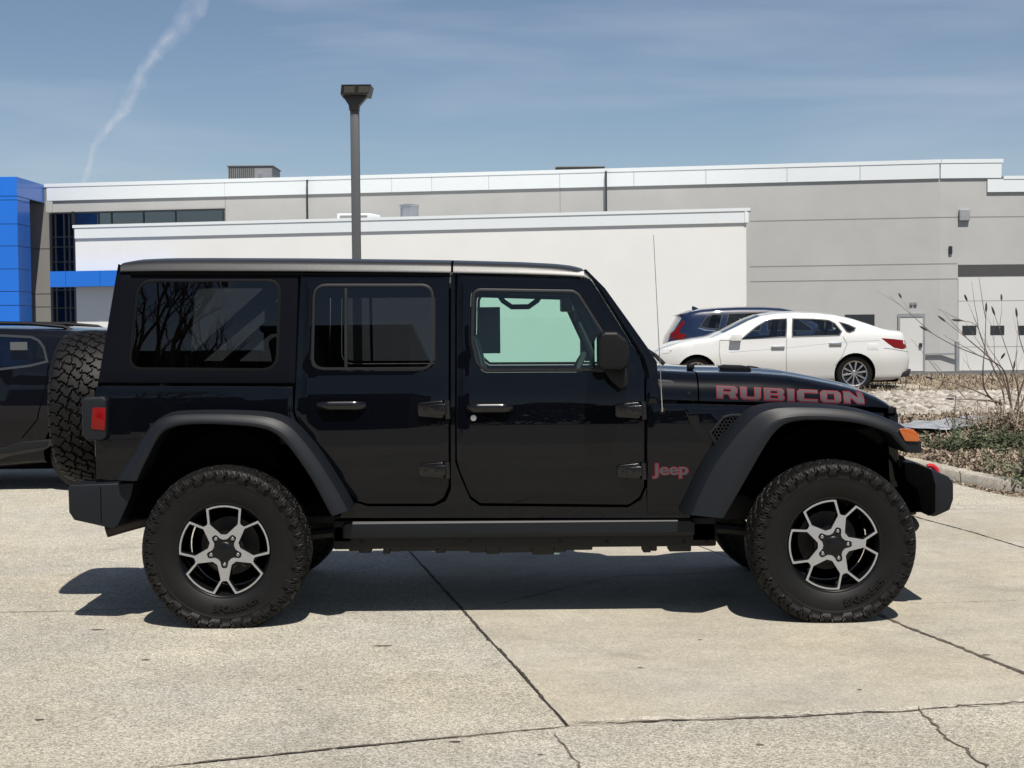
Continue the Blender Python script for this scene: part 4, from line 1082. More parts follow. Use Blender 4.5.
crack([g2(-20, 613), g2(60, 611.5), g2(130, 609), g2(200, 607)], .008, jag=.004, name='pavement_joint')
crack([g2(902, 604), g2(940, 603), g2(1024, 600)], .004, jag=.006)
crack([g2(572, 722.5), g2(640, 719), g2(760, 714.5), g2(900, 709), g2(1024, 701.5), ext(J0, r0, 1.4)], .055, jag=.004, m='concrete_pale', dz=.0015, name='pavement_edge')
crack([J0, g2(640, 722.5), g2(760, 717.5), g2(900, 711), r0, ext(J0, r0, 1.4)], .014, jag=.012, m='crack_fill')
crack([g2(880, 614), g2(905, 627), g2(960, 648), g2(1024, 674), g2(1090, 702)], .022, jag=.0035, m='crack_fill')
crack([ext(J0, l0, .0), ext(J0, l0, .3), ext(J0, l0, .6), l0], .014, jag=.006, m='crack_fill')
crack([J0, ext(J0, J1, .3), ext(J0, J1, .7), J1], .014, jag=.003, m='joint_fill')
# oil stains / dark marks
def blot(c, rx, ry, seed, m='crack_fill', name='stain', dz=.002):
    rr = random.Random(seed); P = [(c[0]+rx*math.cos(a)*(1+rr.uniform(-.3, .3)), c[1]+ry*math.sin(a)*(1+rr.uniform(-.3, .3))) for a in np.linspace(0, 2*math.pi, 18)[:-1]]
    sheet(name, P, dz, m)
for i_, (x_, y_, s_) in enumerate(((146, 660, .02), (640, 668, .012), (455, 742, .02), (760, 745, .015), (986, 655, .02), (300, 690, .012), (700, 640, .010), (40, 720, .018), (540, 755, .012), (860, 690, .01))): blot(g2(x_, y_), s_, s_*.7, 40+i_)
blot(g2(383, 646), .05, .015, 1); blot(g2(97, 630), .03, .012, 2, 'joint_fill')
# ---- kerb and island
kb = [(700, 452), (780, 454), (850, 459), (905, 470), (954, 481.8), (979, 487.5), (1003, 491.5), (1030, 495), (1080, 503), (1180, 525)]
kp = spline([g2(*p) for p in kb], n=5)
def offline(pl, d):
    out = []
    for i, p in enumerate(pl):
        a = np.array(pl[max(i-1, 0)]); b = np.array(pl[min(i+1, len(pl)-1)]); t = (b-a)/np.linalg.norm(b-a); out.append((p[0]-t[1]*d, p[1]+t[0]*d))
    return out
KH = .105
rows = []
for i, (a, b, c, d_) in enumerate(zip(kp, offline(kp, .025), offline(kp, .05), offline(kp, .17))):
    w1 = .004*math.sin(i*1.7); rows.append([(a[0], a[1], -.02), (b[0], b[1]+w1, KH-.02), (c[0], c[1], KH), (d_[0], d_[1], KH+.004), (d_[0], d_[1], KH-.05)])
k = fix_normals(MB().grid(rows).obj('kerb', 'kerb_concrete', sharp=50)); k['kind'] = 'structure'
for i in (21, 35):
    if i < len(kp):
        a = kp[i]; d_ = offline(kp, .17)[i]; mb = MB()
        mb.add([(a[0]-.004, a[1]-.004, -.01), (a[0]+.006, a[1]-.004, -.01), (a[0]+.006, a[1]+.021, KH-.018), (a[0]-.004, a[1]+.021, KH-.018), (a[0]-.004, a[1]+.046, KH+.003), (a[0]+.006, a[1]+.046, KH+.003), (d_[0]-.004, d_[1], KH+.007), (d_[0]+.006, d_[1], KH+.007)], [(0, 1, 2, 3), (3, 2, 5, 4), (4, 5, 7, 6)])
        mb.obj('kerb_joint', 'joint_fill', smooth=False)['kind'] = 'structure'
isl = offline(kp, .165)
def band(name, pix_near, pix_far, m, dz, yfar=None, cols=16, wob=.0):
    """strip between two traced image lines, given as lists of pixels"""
    a = [np.array(g2(x, y, dz)) if not isinstance(x, tuple) else np.array(x[0]) for x, y in pix_near]
    b = [np.array(g2(x, y, dz)) for x, y in pix_far]
    rows = []; n = 14; rr = random.Random(3)
    for i in range(n+1):
        t = i/n; row = []
        for p, q in zip(a, b):
            c = p*(1-t)+q*t; row.append((c[0], c[1], terrain(c[0], c[1])+dz+(rr.uniform(-wob, wob) if 0 < i < n else 0)))
        rows.append(row)
    o = fix_normals(MB().grid(rows).obj(name, m, sharp=80)); o['kind'] = 'structure'; return o
# mulch bed : kerb -> stones
rows = []; rr = random.Random(4); Yst = g2(960, 413, .14)[1]; Xs = [p[0] for p in isl]
n = 26
for i in range(n+1):
    t = i/n; row = []
    for j, p in enumerate(isl):
        x = p[0]*(1-t)+(p[0]*1.35+1.0)*t; y = p[1]*(1-t)+(Yst+.8)*t
        row.append((x, y, terrain(x, y)+KH-.015+(.05*math.sin(t*math.pi)+rr.uniform(-.012, .012))*(1 if 0 < i < n else .2)))
    rows.append(row)
o = fix_normals(MB().grid(rows).obj('mulch_bed', 'mulch_soil', sharp=80)); o['kind'] = 'structure'
MULCH = rows
Yg = g2(960, 391.5, .11)[1]; Yr = g2(960, 378, .05)[1]; Yb_ = g2(960, 371.6)[1]
print('distances', J0, J1, 'kerb', kp[20], 'stones', Yst, 'grass', Yg, 'road', Yr, Yb_)
sheet('rock_bed', [(1.5, Yst), (16, Yst), (16, Yg), (1.5, Yg)], .07, 'dry_grass', res=2.0)
sheet('lawn', [(2, Yg), (30, Yg), (30, Yr), (2, Yr)], .05, 'dry_grass', res=3.0)
sheet('road', [(-40, Yr), (60, Yr), (60, 56.2), (-40, 56.2)], .01, 'asphalt', res=6.0)
sheet('pavement_strip', [(2, Yr-.5), (40, Yr-.5), (40, Yr), (2, Yr)], .07, 'concrete_smooth', res=6.0)
pk = g2(928, 391.0)
sheet('parking_lot', [(-30, 23.5), (1.6, 23.5), (1.6, 26.4), (pk[0]-.1, 26.4), (pk[0], 32.5), (1.6, 34.5), (-30, 34.5)], .012, 'lot_far', res=4.0)
# pale slab end at the edge of the parking place
mb = MB(); a = g2(905, 387.5); b = g2(930, 391.5)
mb.box(pk[0]-1.9, pk[0]+.12, 29.0, 30.9, .18, .27, .02); mb.obj('parking_kerb', 'concrete_smooth')['kind'] = 'structure'
# pebbles of the rock bed
def rocks(name, x0, x1, y0, y1, n, s0, s1, dz, m, seed, shape=None):
    rr = np.random.default_rng(seed); V = []; Fc = []
    b = bmesh.new(); bmesh.ops.create_icosphere(b, subdivisions=1, radius=1); bv = np.array([v.co[:] for v in b.verts]); bf = [[v.index for v in f.verts] for f in b.faces]; b.free()
    for i in range(n):
        x = rr.uniform(x0, x1); y = rr.uniform(y0, y1)
        if shape and not shape(x, y): continue
        s = rr.uniform(s0, s1); sc = s*np.array([rr.uniform(.7, 1.5), rr.uniform(.7, 1.4), rr.uniform(.4, .9)]); a = rr.uniform(0, 6.28)
        q = bv*(1+rr.uniform(-.22, .22, (len(bv), 1)))*sc; c, s_ = math.cos(a), math.sin(a)
        q = np.stack([q[:, 0]*c-q[:, 1]*s_+x, q[:, 0]*s_+q[:, 1]*c+y, q[:, 2]+terrain(x, y)+dz], -1); k = len(V)
        V += [tuple(p) for p in q]; Fc += [tuple(j+k for j in f) for f in bf]
    me = bpy.data.meshes.new(name); me.from_pydata(V, [], Fc); me.materials.append(MATS[m]); o = bpy.data.objects.new(name, me); COL.objects.link(o); return o
def rand_island_mat(name, cols, rough=.8, seedscale=1.0):
    m = bpy.data.materials.new(name); m.use_nodes = True; nt = m.node_tree; N = nt.nodes; L = nt.links; b = N['Principled BSDF']; b.inputs['Roughness'].default_value = rough
    ge = N.new('ShaderNodeNewGeometry'); cr = N.new('ShaderNodeValToRGB'); L.new(ge.outputs['Random Per Island'], cr.inputs[0])
    el = cr.color_ramp.elements; el[0].color = (*cols[0], 1); el[0].position = 0; el[1].color = (*cols[-1], 1)
    for i, c in enumerate(cols[1:-1]): e = el.new((i+1)/(len(cols)-1)); e.color = (*c, 1)
    L.new(cr.outputs[0], b.inputs['Base Color']); MATS[name] = m
rand_island_mat('pebble', [(.12, .10, .08), (.28, .25, .21), (.40, .37, .33), (.20, .17, .14), (.46, .43, .38)])
rand_island_mat('mulch_chip', [(.10, .072, .048), (.20, .155, .11), (.28, .225, .165), (.14, .105, .072), (.34, .285, .215)])
rand_island_mat('straw', [(.23, .185, .125), (.33, .27, .19), (.16, .125, .085), (.28, .23, .16)])
rand_island_mat('juniper', [(.035, .05, .025), (.065, .085, .04), (.10, .115, .06), (.05, .068, .034), (.15, .14, .09)])
rk = rocks('river_stones', 5.2, 12.5, Yst+.02, Yg, 5200, .05, .095, .09, 'pebble', 2)
set_tags(rk, 'bed of pale rounded river stones behind the mulch', 'stones', kind='stuff')
def chips(name, area_fn, n, ln, m, seed, dz, flat=.5, w=.25):
    rr = np.random.default_rng(seed); V = []; Fc = []
    for i in range(n):
        x, y, z = area_fn(rr); a = rr.uniform(0, 6.28); L_ = ln*rr.uniform(.5, 1.5); W_ = L_*w*rr.uniform(.6, 1.4); ti = rr.normal(0, flat)
        d = np.array([math.cos(a)*math.cos(ti), math.sin(a)*math.cos(ti), abs(math.sin(ti))]); e = np.array([-math.sin(a), math.cos(a), rr.normal(0, .4)]); c = np.array([x, y, z+dz])
        k = len(V); V += [tuple(c-d*L_/2-e*W_/2), tuple(c+d*L_/2-e*W_/2*.6), tuple(c+d*L_/2+e*W_/2*.6), tuple(c-d*L_/2+e*W_/2)]; Fc.append((k, k+1, k+2, k+3))
    me = bpy.data.meshes.new(name); me.from_pydata(V, [], Fc); me.materials.append(MATS[m]); o = bpy.data.objects.new(name, me); COL.objects.link(o); return o
def on_mulch(rr, lo=0, hi=1, jlo=.10):
    i = rr.uniform(lo, hi)**1.6*(n-1e-3); j = rr.uniform(jlo, 1)*(len(isl)-1.001); i0, j0 = int(i), int(j); a, b = i-i0, j-j0
    p = (np.array(MULCH[i0][j0])*(1-a)+np.array(MULCH[i0+1][j0])*a)*(1-b)+(np.array(MULCH[i0][j0+1])*(1-a)+np.array(MULCH[i0+1][j0+1])*a)*b; return p
set_tags(chips('mulch_chips', lambda r: on_mulch(r), 20000, .075, 'mulch_chip', 5, .012), 'brown shredded bark mulch behind the kerb', 'mulch', kind='stuff')
def on_kerbfoot(r):
    j = r.uniform(.40, 1)*(len(kp)-1.01); j0 = int(j); b = j-j0; p = np.array(kp[j0])*(1-b)+np.array(kp[j0+1])*b; return (p[0], p[1]-abs(r.normal(0, .22))-.01, .002)
set_tags(chips('leaf_litter', on_kerbfoot, 900, .05, 'mulch_chip', 6, .006, flat=.25), 'dark leaf and bark litter swept against the foot of the kerb', 'litter', kind='stuff')
set_tags(chips('dead_grass', lambda r: (r.uniform(4, 16), r.uniform(Yg, Yr-.6), terrain(0, 34)), 1, .1, 'straw', 7, .0), None, None)
bpy.data.objects.remove(bpy.data.objects['dead_grass'])
def on_lawn(r):
    x = r.uniform(6, 15); y = r.uniform(Yg-.1, Yr-.6); return (x, y, terrain(x, y)+.05)
set_tags(chips('dead_grass', on_lawn, 9000, .16, 'straw', 7, .03, flat=.9, w=.12), 'strip of dry straw coloured grass by the road', 'grass', kind='stuff')
# steel edging between stones and mulch, pale fabric lying over the mulch
a0 = g2(890, 413.5); b0 = g2(1030, 408.5)
mb = MB(); mb.box(5.5, 13, Yst-.03, Yst, .12, .235); o = mb.obj('garden_edging', 'plastic_dark'); set_tags(o, 'dark metal edging strip between the river stones and the mulch', 'edging')
fab_px = [(900, 425), (915, 421), (940, 420.5), (962, 417), (1000, 414), (1012, 417), (998, 421), (975, 426.5), (945, 430), (915, 429.5)]
fp = [g2(x, y, .20) for x, y in fab_px]; P_, T_ = fill(fp, [], .25)
rr = random.Random(9); V_ = [(a, b, terrain(a, b)+.205+rr.uniform(-.012, .02)) for a, b in P_]
set_tags(mesh_obj('landscape_fabric', V_, [tuple(t) for t in T_], 'fabric_sheet', sharp=80), 'pale grey sheet of landscape fabric lying bare on the mulch', 'fabric')
# white scrap by the bush
c = G(995, 427, .17); MB().prism(rounded([(c.x-.10, c.z-.02), (c.x+.12, c.z-.02), (c.x+.07, c.z+.05), (c.x, c.z+.02), (c.x-.05, c.z+.07)], .02, 2), c.y-.05, c.y+.05, .01).obj('paper_scrap', 'car_white')
set_tags(bpy.data.objects['paper_scrap'], 'crumpled white scrap lying in the mulch under the bare bush', 'litter')
# ---- prostrate junipers
def juniper(px0, px1, py, h, seed, label, nclump=60):
    rr = np.random.default_rng(seed); a = G((px0+px1)/2, py, .15); sx = (px1-px0)/F_PX*a.y/2
    V = []; Fc = []
    for i in range(nclump):
        u = rr.uniform(-1, 1); v = rr.normal(0, .45); cx = a.x+u*sx; cy = a.y+v*.45; th = rr.uniform(0, 6.28); L_ = rr.uniform(.14, .34)
        top = h*(1-u*u*.6)*rr.uniform(.5, 1.1)
        d = np.array([math.cos(th), math.sin(th), rr.uniform(.05, .6)]); p0 = np.array([cx, cy, terrain(cx, cy)+.10+rr.uniform(0, top*.35)])
        for k in range(70):
            t = rr.random(); c = p0+d*L_*t+np.array([0, 0, .15*t*t])*rr.random()+rr.normal(0, .035*(1.2-t), 3); dd = d+rr.normal(0, .6, 3); dd /= np.linalg.norm(dd); e = np.cross(dd, rr.normal(0, 1, 3)); e /= np.linalg.norm(e)
            l = rr.uniform(.03, .075); w = .011; kk = len(V); V += [tuple(c-e*w), tuple(c+e*w), tuple(c+dd*l)]; Fc.append((kk, kk+1, kk+2))
    me = bpy.data.meshes.new('juniper'); me.from_pydata(V, [], Fc); me.materials.append(MATS['juniper']); o = bpy.data.objects.new('creeping_juniper', me); COL.objects.link(o)
    set_tags(o, label, 'shrub', 'low green shrubs in the mulch'); 
    MB().tube([(a.x-sx*.6, a.y, terrain(a.x, a.y)+.12), (a.x, a.y+.05, terrain(a.x, a.y)+.18), (a.x+sx*.6, a.y, terrain(a.x, a.y)+.12)], .012, 6).obj('stem', 'bark', o)
mat('bark', (.115, .085, .065), .85, var=.3, vscale=20)
juniper(936, 984, 447, .16, 11, 'low creeping dark green shrub in the mulch nearest the suv bumper', 30)
juniper(994, 1050, 447, .20, 12, 'low creeping dark green shrub in the mulch at the right edge of the photo', 38)
juniper(1002, 1060, 474, .06, 13, 'thin flat green groundcover tuft right behind the kerb', 16)
# ---- bare shrub
def shrub(base, stems, label, seed):
    rr = random.Random(seed); o = None; mb = MB(); buds = MB()
    def bud(p, d, s):
        d = d.normalized(); buds.tube([p, p+d*s*.35, p+d*s*.75, p+d*s], [.003, .014, .012, .002], 7)
    def grow(pts, r0, depth):
        n_ = len(pts); mb.tube(pts, [r0*(1-.72*i/(n_-1)) for i in range(n_)], 7 if depth == 0 else 5)
        if depth >= 2: return
        for i in range(2, n_-1):
            if rr.random() < (.20 if depth == 0 else .22):
                d = (pts[i+1]-pts[i]).normalized(); s = Vector((rr.uniform(-1, 1), rr.uniform(-1, 1), rr.uniform(.1, 1))).normalized(); dd = (d*.9+s*.8).normalized(); L_ = rr.uniform(.25, .7)/(depth+1)
                q = [pts[i]]
                for k in range(4): q.append(q[-1]+dd*L_/4+Vector((rr.uniform(-.012, .012), 0, rr.uniform(0, .02)))*1.0)
                grow(q, r0*.42, depth+1)
                if rr.random() < .22: bud(q[-1], q[-1]-q[-2], .10)
    for st in stems:
        Y = base[2]; pts = [at(x, y, Y+dy) for x, y, dy in st]; sp = [Vector(p) for p in spline([tuple(p) for p in pts], n=4)]; grow(sp, .013 if st[0][2] == 0 else .011, 0); bud(sp[-1], sp[-1]-sp[-2], .13)
    o = mb.obj('bare_shrub', 'bark'); set_tags(o, label, 'shrub'); b = buds.obj('bud', 'bud_dark', o, loc=(0, 0, 0)); b['kind'] = 'stuff'
mat('bud_dark', (.035, .028, .028), .8)
SY = g2(1008, 428, .15)[1]
shrub((0, 0, SY), [
    [(1012, 412, 0), (1008, 385, 0), (1002, 368, -.1), (985, 358, -.2), (955, 346, -.3), (928, 331, -.4)],
    [(1002, 405, 0), (985, 395, .1), (960, 385, .2), (935, 379, .3)],
    [(1005, 404, .05), (1001, 385, .1), (992, 365, .2), (984, 345, .3), (976, 325, .3), (962, 321, .35)],
    [(998, 405, 0), (985, 390, -.1), (983, 370, -.2), (985, 345, -.2), (986, 313, -.2)],
    [(1018, 415, .1), (1018, 390, .1), (1012, 366, .1), (1005, 345, .2), (995, 316, .2)],
    [(1015, 410, 0), (1024, 380, -.1), (1040, 350, -.2), (1060, 320, -.2)],
    [(1012, 410, .1), (1000, 370, .1), (975, 345, .2), (946, 322, .2)],
    [(1020, 408, -.1), (1030, 375, -.1), (1020, 340, 0), (1017, 318, 0)],
    [(1000, 402, 0), (980, 400, -.2), (955, 399, -.3)]], 'bare brown shrub with dark seed heads at the right edge of the photo', 21)
def twigs(r):
    a = G(1012, 432, .15); return (a.x+.05+r.normal(0, .30), a.y+r.normal(0, .35), terrain(0, a.y)+.13+abs(r.normal(0, .12)))
set_tags(chips('brush_pile', twigs, 1500, .30, 'mulch_chip', 15, .0, flat=.7, w=.035), 'tangle of fine dry twigs round the foot of the bare shrub', 'brush', kind='stuff')

# ------------------------------------------------------------------ buildings
def stucco(name, col, var=.04): mat(name, col, .85, var=var, vscale=.7, bump=(40, .12, .01), spec=.2)
stucco('wall_grey', (.385, .385, .375), .05); stucco('wall_white', (.665, .665, .645), .025); stucco('wall_brown', (.20, .195, .18))
mat('coping', (.63, .665, .68), .45, var=.02, vscale=.4); stucco('door_panel', (.52, .52, .505), .02)
mat('blue_panel', (.004, .13, .56), .38, 0, .25, var=.06, vscale=.3); mat('frame_dark', (.02, .024, .028), .4); mat('soffit', (.05, .05, .05), .7)
glass('glass_building', (.30, .40, .46), ior=2.3); mat('metal_duct', (.55, .56, .57), .28, .9, var=.15, vscale=3); mat('hvac', (.25, .26, .27), .6, .2, var=.2, vscale=2)
mat('reveal', (.20, .20, .19), .9); mat('sky_blue_back', (.035, .075, .115), .8); mat('pole_paint', (.075, .078, .082), .5, .2); mat('lamp_head', (.026, .025, .024), .5)
mat('lamp_lens', (.11, .10, .085), .3)
PA = Vector((-19.15, 63.3, 0)); PB = at(940, 300, 57.0); PB.z = 0
wd = (PB-PA).normalized(); wn = Vector((wd.y, -wd.x, 0))      # towards camera
TOPZ = at(940, 159.6, 57.0).z; GZ = -.33
def wall_pt(px, py, d=0.0): return hit(px, py, PA+wn*d, wn)
def vquad_box(mb, p0, p1, z0, z1, n, d0, d1, bev=0):
    """box standing on plan segment p0-p1, between offsets d0<d1 along n"""
    b = bmesh.new(); vs = []
    for z in (z0, z1):
        for p, d in ((p0, d0), (p1, d0), (p1, d1), (p0, d1)):
            vs.append(b.verts.new((p.x+n.x*d, p.y+n.y*d, z)))
    for f in ((0, 1, 2, 3), (4, 5, 6, 7), (0, 1, 5, 4), (1, 2, 6, 5), (2, 3, 7, 6), (3, 0, 4, 7)): b.faces.new([vs[i] for i in f])
    bmesh.ops.recalc_face_normals(b, faces=b.faces[:])
    if bev: bmesh.ops.bevel(b, geom=b.edges[:], offset=bev, segments=1, affect='EDGES')
    mb.bm(b)
def seg_on(px0, px1, py, fn): return fn(px0, py), fn(px1, py)
main = empty('dealership_building', ((PA.x+PB.x)/2, 60, GZ), 'long grey building with a tall white parapet band, behind the lower white annex', 'building')
ZF = at(940, 178.5, 57).z      # bottom of fascia
pe = PB+Vector((22, 0, 0)); S_ = Vector((0, -1, 0))
step = at(1001, 160, 57); step.z = 0; stp = at(987, 176, 57); stp.z = 0
mb = MB(); vquad_box(mb, PA+wd*0, PB, GZ, TOPZ-.05, wn, -.4, 0)
vquad_box(mb, PB+Vector((.0, 0, 0)), pe, GZ, at(1000, 190, 57).z, S_, -.4, 0)
vquad_box(mb, PB, step, at(1000, 190, 57).z, TOPZ-.05, S_, -.4, 0)
mb.obj('wall', 'wall_grey', main, smooth=False)
# parapet fascia and coping, in panels with thin joints
jx_ = [47, 225, 307, 392, 432, 489, 560, 634, 706, 787, 860, 939.5]
mbf = MB(); mbc = MB()
for a, b in zip(jx_[:-1], jx_[1:]):
    p, q = wall_pt(a, 180), wall_pt(b, 170); p.z = q.z = 0; vquad_box(mbf, p+wd*.008, q-wd*.008, ZF, TOPZ-.14, wn, .0, .07)
vquad_box(mbf, PB+Vector((.0, 0, 0)), step, ZF, TOPZ-.14, S_, 0, .07)
z1 = at(1010, 192, 57).z; z2 = at(1010, 176, 57).z
vquad_box(mbf, stp+Vector((-.0, 0, 0)), pe, z1, z2-.12, S_, .0, .08)
p = wall_pt(46, 180); p.z = 0; q = PB+wd*.03
vquad_box(mbc, p-wd*.05, q, TOPZ-.14, TOPZ, wn, -.45, .09); vquad_box(mbc, PB+Vector((.03, 0, 0)), step+Vector((.06, 0, 0)), TOPZ-.14, TOPZ, S_, -.45, .09)
vquad_box(mbc, at(1001, 176, 57).xyz*Vector((1, 1, 0)) if False else step+Vector((.07, 0, 0)), pe, z2-.12, z2, S_, -.45, .10)
mbf.obj('parapet', 'coping', main, smooth=False); mbc.obj('coping', 'coping', main, smooth=False)
# reveals (horizontal joints) slightly proud dark lines recessed look
for py in (217.3, 263.8, 279.0):
    mb = MB()
    z = at(940, py, 57).z; a = wall_pt(750, py); a.z = 0
    vquad_box(mb, a, PB, z-.018, z+.018, wn, .0, .004)
    vquad_box(mb, PB, pe if py < 230 else at(957, 270, 57)*1, z-.018, z+.018, S_, 0, .004) if py < 230 else vquad_box(mb, PB, Vector((at(957.5, 270, 57).x, 57, 0)), z-.018, z+.018, S_, 0, .004)
    mb.obj('wall_joint', 'reveal', main, smooth=False)
for px in (225, 307, 560):
    mb = MB(); a = wall_pt(px, 190); a.z = 0; vquad_box(mb, a-wd*.012, a+wd*.012, 0, ZF, wn, .0, .003); mb.obj('wall_joint', 'reveal', main, smooth=False)
def rect_on_right(mb, x0, x1, y0, y1, d0, d1, bev=0):
    a = at(x0, y1, 57); b = at(x1, y0, 57); vquad_box(mb, Vector((a.x, 57, 0)), Vector((b.x, 57, 0)), a.z, b.z, S_, d0, d1, bev)
def part_r(name, m, *a, parent=main, **k):
    mb = MB(); rect_on_right(mb, *a, **k); return mb.obj(name, m, parent, smooth=False)
od = part_r('overhead_door', 'door_panel', 958, 1100, 276.5, 370.5, .0, .03)
part_r('door_header', 'soffit', 958, 1100, 263.5, 276.5, .0, .012)  # shade of the recessed header put into a flat dark strip
for z_ in (300, 346): part_r('panel_line', 'reveal', 958, 1100, z_, z_+.8, .03, .033, parent=od)
for i, (a, b) in enumerate(((962, 976), (990, 1004), (1018, 1032), (1046, 1060))): part_r('door_window', 'glass_dark_solid' if False else 'frame_dark', a, b, 325.5, 335, .03, .04, parent=od)
part_r('wall_lamp', 'hvac', 958.5, 969, 209.5, 221, .0, .14, bev=.02); 
mb = MB(); rect_on_right(mb, 948.5, 952, 246, 254, 0, .08, .02); mb.obj('wall_camera', 'frame_dark', main, smooth=False)
# personnel door sits on the angled wall near the corner
def rect_on_main(mb, x0, x1, y0, y1, d0, d1, bev=0):
    a = wall_pt(x0, y1); b = wall_pt(x1, y1); t = wall_pt((x0+x1)/2, y0); vquad_box(mb, Vector((a.x, a.y, 0)), Vector((b.x, b.y, 0)), (a.z+b.z)/2, t.z, wn, d0, d1, bev)
def part_m(name, m, *a, parent=main, **k):
    mb = MB(); rect_on_main(mb, *a, **k); return mb.obj(name, m, parent, smooth=False)
dr = part_m('door', 'door_panel', 900, 923, 317, 371, .0, .05)
mb = MB(); rect_on_main(mb, 898, 900, 313.5, 371, 0, .07); rect_on_main(mb, 923, 925, 313.5, 371, 0, .07); rect_on_main(mb, 898, 925, 313.5, 317, 0, .071); mb.obj('door_frame', 'hvac', dr, smooth=False)
part_m('door_handle', 'frame_dark', 919, 922, 343, 347, .05, .12, parent=dr, bev=.01)
mb = MB(); rect_on_main(mb, 910, 913, 302, 305, 0, .07, .01); rect_on_main(mb, 914, 917, 302, 305, 0, .07, .01); mb.obj('security_light', 'hvac', main, smooth=False)
part_m('window', 'frame_dark', 845, 874.5, 314.5, 326, .0, .03)
mb = MB(); rect_on_main(mb, 926, 957, 353, 355, .03, .1); mb.obj('wall_pipe', 'hvac', main, smooth=False)
part_m('guard_strip', 'frame_dark', 963, 964, 369, 370, 0, .01)
bpy.data.objects.remove(bpy.data.objects['guard_strip'])
# conduits running over the parapet
for px, y0, y1 in ((606, 171, 222), (307, 180, 232)):
    a = wall_pt(px, y0, .24); b = wall_pt(px+.3, y1, .24); mb = MB(); mb.tube([Vector((a.x, a.y+.5, a.z-.02)), Vector((a.x, a.y, a.z)), Vector((a.x, a.y, b.z-1.5))], .035, 8); mb.obj('conduit', 'frame_dark', main)
# high strip window and the glazed corner
mb = MB(); rect_on_main(mb, 53, 224.5, 211, 345, .0, .06); 
def glazing(name, x0, x1, y0, y1, bars, hbars, parent=main):
    mb = MB(); rect_on_main(mb, x0, x1, y0, y1, .012, .02); g = mb.obj(name, 'glass_building', parent, smooth=False)
    mb = MB(); rect_on_main(mb, x0, x1, y0, y1, -.0, .006); mb.obj('window_back', 'sky_blue_back', g, smooth=False)  # backing plate, blue of the sky reflection put into its colour
    mb = MB(); rect_on_main(mb, x0-1, x1+1, y0-1.2, y0+.5, .0, .10); rect_on_main(mb, x0-1.2, x0+.5, y0, y1, .0, .101); rect_on_main(mb, x1-.5, x1+1, y0, y1, .0, .101)
    for b in bars: rect_on_main(mb, b-.35, b+.35, y0, y1, .02, .09)
    for h in hbars: rect_on_main(mb, x0, x1, h-.35, h+.35, .02, .089)
    mb.obj('window_frame', 'frame_dark', g, smooth=False)
glazing('strip_window', 74, 224, 211.5, 224, [99, 112, 144, 176], [])
glazing('corner_window', 54, 77, 213.5, 345, [58.5, 67, 72], [237, 247, 262, 290, 308, 322])
# brown return wall left of the glass
mb = MB(); a = wall_pt(28, 250); b = wall_pt(52.5, 250); a.z = b.z = 0
vquad_box(mb, a-wd*3, b, GZ, TOPZ-.2, wn, -.2, .05); bw = mb.obj('brown_wall', 'wall_brown', main, smooth=False)
mb = MB()
for py in (249, 294, 307): rect_on_main(mb, 20, 52.3, py-.3, py+.3, .05, .055)
mb.obj('panel_joint', 'frame_dark', bw, smooth=False)
mb = MB(); vquad_box(mb, wall_pt(46.5, 206)*1, wall_pt(53, 206)*1, at(48, 212.5, 63.2).z, ZF, wn, 0, .06); mb.obj('wall_end', 'wall_grey', main, smooth=False)
# ---- blue tower: portal frame
tw = empty('blue_tower', (-22, 61, GZ), 'bright blue panelled entrance tower at the left edge of the photo', 'tower')
TZ = at(17, 176.3, 59.7).z
x1_ = at(17, 200, 59.7).x; legY = at(30.2, 300, 61.26).y
ZO = at(45, 203.5, 63.3).z
def panelled(name, x0, x1, y0, y1, z0, z1, zs, parent, m='blue_panel', xsplit=()):
    mb = MB(); zz = [z0]+sorted(z for z in zs if z0+.1 < z < z1-.1)+[z1]
    for a, b in zip(zz[:-1], zz[1:]): mb.box(x0, x1, y0, y1, a+.012, b-.012, .006, 1)
    o = mb.obj(name, m, parent, smooth=False); MB().box(x0+.02, x1-.02, y0+.02, y1-.02, z0, z1-.02).obj('panel_backing', 'frame_dark', o, smooth=False); return o
zs = [at(17, p, 59.7).z for p in (200, 224, 246, 269, 291.5, 305.5, 328)]
panelled('tower_leg', x1_-9, x1_, 59.7, legY, GZ, ZO, zs, tw)
panelled('tower_beam', x1_-9, x1_, 59.7, 63.2, ZO, TZ, [], tw)
# ---- white annex in front
AX1 = at(746.5, 300, 50.0); AXA = at(76.5, 300, 55.3)
AP0 = Vector((AXA.x, AXA.y, 0)); AP1 = Vector((AX1.x, AX1.y, 0)); ad = (AP1-AP0).normalized(); an_ = Vector((ad.y, -ad.x, 0))
AZ = at(748, 207.7, 49.9).z; AF = at(748, 222.5, 49.9).z
def ax_pt(px, py, d=0.0): return hit(px, py, AP0+an_*d, an_)
annex = empty('white_annex', ((AP0.x+AP1.x)/2, 54, GZ), 'low white flat-roofed annex in front of the grey building', 'building')
mb = MB(); b = bmesh.new()
pl = [AP0, AP1, AP1+Vector((.2, 6.2, 0)), AP0+Vector((0, 6, 0))]
vs = [b.verts.new((p.x, p.y, z)) for z in (GZ, AZ-.35) for p in pl]
for f in ((0, 1, 2, 3), (4, 5, 6, 7), (0, 1, 5, 4), (1, 2, 6, 5), (2, 3, 7, 6), (3, 0, 4, 7)): b.faces.new([vs[i] for i in f])
bmesh.ops.recalc_face_normals(b, faces=b.faces[:]); mb.bm(b); mb.obj('wall', 'wall_white', annex, smooth=False)
mbf = MB(); mbc = MB(); js = [74, 90, 183, 275, 370, 462, 568, 716, 748.5]
